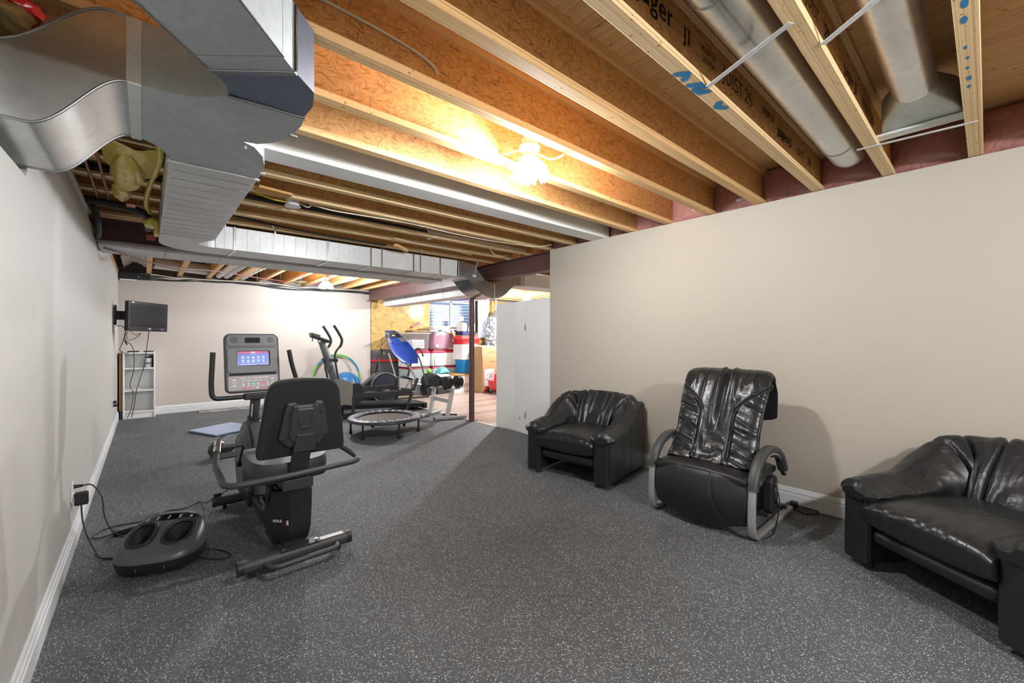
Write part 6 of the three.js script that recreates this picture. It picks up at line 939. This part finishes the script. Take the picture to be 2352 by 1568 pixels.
{
  const Z = -8.95, D = -9.5;
  const panel = (t, x0, x1, y0, y1, n) => { for (let i = 0; i < n; i++) obj('white_panel', span(lerp(x0, x1, i / n) + 0.004, lerp(x0, x1, (i + 1) / n) - 0.004, y0, y1, Z + 0.001, Z + 0.010, 0.002), M.whiteGloss, t); };
  tote('storage_bin', 'pale storage bin with a red lid, bottom of the left stack', 4.62, 5.20, 0, 0.645, D, Z, phy(lin(0.42, 0.50, 0.50), 0.35), M.crimson);
  tote('storage_bin', 'pale storage bin with a red lid, bottom of the right stack', 5.24, 6.08, 0, 0.645, D, Z, phy(lin(0.42, 0.50, 0.50), 0.35), M.crimson);
  panel(tote('storage_bin', 'white fronted storage bin with a shiny red lid, middle of the left stack', 4.60, 5.22, 0.65, 1.05, D, Z, M.white, M.crimson, { lid: 0.08, taper: 0.02 }), 4.66, 5.16, 0.675, 0.955, 3);
  panel(tote('storage_bin', 'white fronted storage bin with a shiny red lid, middle of the right stack', 5.25, 6.12, 0.65, 1.05, D, Z, M.white, M.crimson, { lid: 0.08, taper: 0.02 }), 5.32, 6.05, 0.675, 0.955, 3);
  const a = tote('storage_bin', 'clear storage bin of folded white things, top of the left stack', 4.58, 5.20, 1.06, 1.46, D, Z + 0.02, M.clear, null, { taper: 0.07, lid: 0.005 });
  obj('rim', xz(extr(rshape(0.63, 0.60, 0.03, 4.89, -(D + Z + 0.02) / 2), 0.018, 0.005)).translate(0, 1.452, 0), phy(lin(0.75, 0.75, 0.8), 0.25), a); for (let i = 0; i < 6; i++) obj('folded_linen', bx(0.34, 0.03, 0.34, 4.92, 1.10 + i * 0.036, -9.2, 0.012), M.paper, a);
  const b = tote('storage_bin', 'large clear storage bin of pink things with black latches, top of the right stack', 5.26, 6.10, 1.06, 1.62, D, Z + 0.02, M.clear, phy(lin(0.66, 0.58, 0.48), 0.4), { taper: 0.03, lid: 0.05 });
  obj('pink_filling', loft([[1.08, 0.93], [1.3, 0.9], [1.42, 0.7]].map(([y, k]) => Array.from({ length: 30 }, (_, i) => { const q = i / 30 * 2 * PI, c = Math.cos(q), s = Math.sin(q); return V(5.68 + Math.sign(c) * Math.abs(c) ** 0.5 * 0.36 * k, y + (y > 1.1 ? 0.06 * Math.sin(i) : 0), -9.21 + Math.sign(s) * Math.abs(s) ** 0.5 * 0.22 * k); }))), std(lin(0.45, 0.13, 0.22), 0.7), b); obj('white_filling', [ball(0.12, 5.66, 1.42, -9.15, 1.8, 0.8, 1), ball(0.05, 5.92, 1.28, -9.0), ball(0.05, 5.42, 1.14, -9.0)], M.white, b); for (const x of [5.46, 5.92]) obj('latch', span(x - 0.05, x + 0.05, 1.50, 1.535, Z + 0.018, Z + 0.03, 0.005), M.black, b);
  tag(obj('wood_tray', span(4.78, 5.24, 1.47, 1.53, -9.45, -9.05, 0.01), std(lin(0.22, 0.12, 0.04), 0.6)), 'brown wooden tray lying on the clear bin of folded white things', 'tray');
}
{ // column beside the post
  const Z = -8.55, D = -8.95;
  const b1 = thing('cardboard_box', 'white box printed with large thin black letters on the floor behind the dumbbell stand', 'box', [5.9, 0, -8.75]);
  obj('carton', span(5.56, 6.24, 0, 0.42, D, Z, 0.004), M.paper, b1); obj('lettering', flat(0.66, 0.33).translate(5.9, 0.19, Z + 0.001), std('#ffffff', 0.7, { map: boxLabel('&Barrel', 140) }), b1);
  tag(obj('shelf_board', span(5.62, 6.26, 0.425, 0.455, D, Z + 0.02, 0.003), M.lumberDark), 'wooden board lying on the lettered white box', 'board');
  tote('storage_bin', 'bright blue plastic bin standing on the wooden board', 5.90, 6.26, 0.458, 0.80, D, Z, M.bluePlastic, null, { taper: 0.10, lid: 0.005 });
  const b2 = thing('cardboard_box', 'white box with an ampersand printed on it, resting on the blue bin', 'box', [6.08, 0.80, -8.75]);
  obj('carton', span(5.86, 6.30, 0.802, 1.18, D, Z, 0.004), M.paper, b2); obj('lettering', flat(0.42, 0.21).translate(6.08, 0.93, Z + 0.001), std('#ffffff', 0.7, { map: boxLabel('Crate&', 150) }), b2);
  tote('storage_bin', 'red plastic bin on top of the white ampersand box', 5.84, 6.42, 1.183, 1.40, D, Z, M.redPlastic, phy(lin(0.75, 0.07, 0.06), 0.3), { lid: 0.09, taper: 0.05 });
  const bag = thing('tote_bag', 'white and navy canvas tote bag on the red bin', 'bag', [6.1, 1.41, -8.75]);
  obj('navy_base', span(5.88, 6.30, 1.405, 1.50, D + 0.05, Z - 0.02, 0.02), std(lin(0.02, 0.02, 0.09), 0.8), bag); obj('white_body', span(5.90, 6.28, 1.50, 1.72, D + 0.07, Z - 0.03, 0.03), M.white, bag); obj('navy_strap', tube([[6.03, 1.50, Z - 0.02], [6.05, 1.62, Z - 0.01], [6.02, 1.75, Z - 0.05], [6.10, 1.66, Z - 0.01], [6.18, 1.60, Z - 0.015]], 0.014, 30, 6), std(lin(0.02, 0.02, 0.09), 0.8), bag);
  // right of the post
  const sku = canvasTex(256, 128, (x, w, h) => { x.fillStyle = '#b98f5c'; x.fillRect(0, 0, w, h); x.fillStyle = '#3b2a18'; x.save(); x.translate(w / 2, h / 2); x.rotate(PI); x.font = 'bold 44px sans-serif'; x.fillText('SKU 7420', -110, 16); x.restore(); }, true, 1);
  const pic = canvasTex(128, 256, (x, w, h) => { x.fillStyle = '#cfd0d2'; x.fillRect(0, 0, w, h); x.fillStyle = '#7d8086'; for (let i = 0; i < 40; i++) { x.globalAlpha = 0.5; x.beginPath(); x.arc(rr(20, 110), rr(40, 180), rr(3, 12), 0, 7); x.fill(); } x.globalAlpha = 1; x.fillStyle = '#c8303c'; x.fillRect(0, 190, 58, 66); }, true, 1);
  const c1 = thing('cardboard_box', 'tall cardboard box with a grey picture label right of the steel post', 'box', [6.45, 0, -8.4]);
  obj('carton', span(6.15, 6.64, 0, 0.86, -8.53, -8.10, 0.004), M.cardboard, c1); obj('picture_label', flat(0.30, 0.56).translate(6.36, 0.30, -8.0985), std('#ffffff', 0.6, { map: pic }), c1); obj('printed_code', flat(0.26, 0.13).translate(6.44, 0.76, -8.0985), std('#ffffff', 0.8, { map: sku }), c1);
  const c2 = thing('cardboard_box', 'small cardboard box on top of the tall box right of the steel post', 'box', [6.45, 0.86, -8.4]);
  obj('carton', span(6.15, 6.66, 0.862, 1.12, -8.52, -8.12, 0.004), M.cardboard, c2); obj('flap', span(6.13, 6.50, 1.121, 1.15, -8.45, -8.15, 0.003), M.paper, c2); obj('printed_line', span(6.36, 6.56, 0.985, 0.992, -8.12, -8.1185, 0), M.black, c2);
  tag(obj('wood_crate', span(6.67, 6.98, 0, 0.88, -8.6, -8.21, 0.004), M.cardPale), 'pale wooden crate beside the tall cardboard box', 'crate'); tag(obj('wood_crate', span(6.68, 6.92, 0.882, 1.12, -8.55, -8.24, 0.004), M.cardPale), 'pale wooden block on the crate beside the small cardboard box', 'crate');
  // aqua toy, small stuff and wagon
  const toy = thing('toy_helmet', 'aqua plastic toy on the floor bins behind the dumbbells', 'toy', [5.5, 0.65, -8.8]);
  obj('shell', surf((u, v) => { const a = u * PI, b = v * PI * 0.9 + 0.2; return V(5.40 + 0.14 * Math.cos(a), 0.48 + 0.17 * Math.sin(a) * Math.sin(b), -8.72 + 0.13 * Math.cos(b)); }, 24, 20), phy(lin(0.12, 0.56, 0.60), 0.3, { side: THREE.DoubleSide }), toy); obj('base', span(5.2, 5.54, 0.40, 0.48, -8.90, -8.62, 0.02), M.white, toy); obj('stand', span(5.22, 5.53, 0.0, 0.40, -8.88, -8.64, 0.01), M.charcoal, toy);
  tag(obj('green_toy', ball(0.06, 5.02, 0.56, -8.7), phy(lin(0.3, 0.7, 0.08), 0.3)), 'small bright green ball on the black bag by the bins', 'ball');
  tag(obj('black_bag', loft([[0, 0.8], [0.12, 1.0], [0.38, 0.95], [0.50, 0.55]].map(([y, k]) => Array.from({ length: 26 }, (_, i) => { const q = i / 26 * 2 * PI; return V(5.0 + Math.cos(q) * 0.2 * k * (1 + 0.08 * Math.sin(3 * q)), y, -8.7 + Math.sin(q) * 0.15 * k); }))), M.blackMatte), 'black bag standing on the storage room floor by the bins', 'bag');
  const w = thing('toy_wagon', 'red plastic toy wagon with black wheels by the white panels', 'toy wagon', [6.55, 0, -7.75]);
  obj('tub', loft([[0.10, 0.88, 0], [0.16, 0.95, 0], [0.30, 1.0, 0], [0.32, 1.03, 0]].map(([y, k]) => rrect(0.72 * k, 0.40 * k, 0.25).map(([x, z]) => V(6.56 + x, y, -7.80 + z)))), M.redPlastic, w); obj('seat_back', [bx(0.22, 0.16, 0.36, 6.50, 0.38, -7.80, 0.03)], M.redPlastic, w); obj('white_tray', bx(0.3, 0.14, 0.3, 6.68, 0.42, -7.80, 0.03), M.whiteGloss, w);
  for (const [x, z] of [[6.32, -7.58], [6.84, -7.58], [6.32, -8.02], [6.84, -8.02]]) { const wh = obj('wheel', rod([x, 0.085, z - 0.03], [x, 0.085, z + 0.03], 0.085, 28), M.black, w); obj('hub_cap', rod([x, 0.085, z + 0.028], [x, 0.085, z + 0.034], 0.05, 20), M.whiteGloss, wh); }
  const pb = thing('plastic_bag', 'large clear plastic bag stuffed with white pieces hanging by the yellow insulation', 'bag', [7.5, 1.35, -9.22]);
  const shp = (k) => [[0.62, 0.10], [0.72, 0.24], [1.1, 0.30], [1.5, 0.33], [1.8, 0.28], [2.0, 0.15], [2.12, 0.05]].map(([y, r]) => Array.from({ length: 26 }, (_, i) => { const q = i / 26 * 2 * PI; return V(7.46 + Math.cos(q) * r * k * (1 + 0.12 * ridge(i * 0.6, y * 4, 1.2)), y, -9.2 + Math.sin(q) * r * k); }));
  const bits = []; for (let i = 0; i < 420; i++) { const q = rnd() * 2 * PI, y = rr(0.7, 1.95), r = 0.27 * Math.sqrt(Math.max(0.02, 1 - ((y - 1.35) / 0.72) ** 2)); bits.push(bx(rr(0.03, 0.08), rr(0.02, 0.06), rr(0.02, 0.06), 7.46 + Math.cos(q) * r, y, -9.2 + Math.sin(q) * r, 0, rnd() * 3, rnd() * 3, rnd() * 3)); }
  const st = obj('white_filling', bits, phy(lin(0.66, 0.68, 0.74), 0.4), pb); st.userData.kind = 'stuff'; obj('core', loft(shp(0.75)), M.grey, pb); obj('film', loft(shp(1.02)), M.clear, pb); obj('bag_neck', rod([7.46, 2.10, -9.2], [7.46, 2.45, -9.2], 0.012, 8), M.cableWhite, pb);
}
renderer.render(scene, camera);
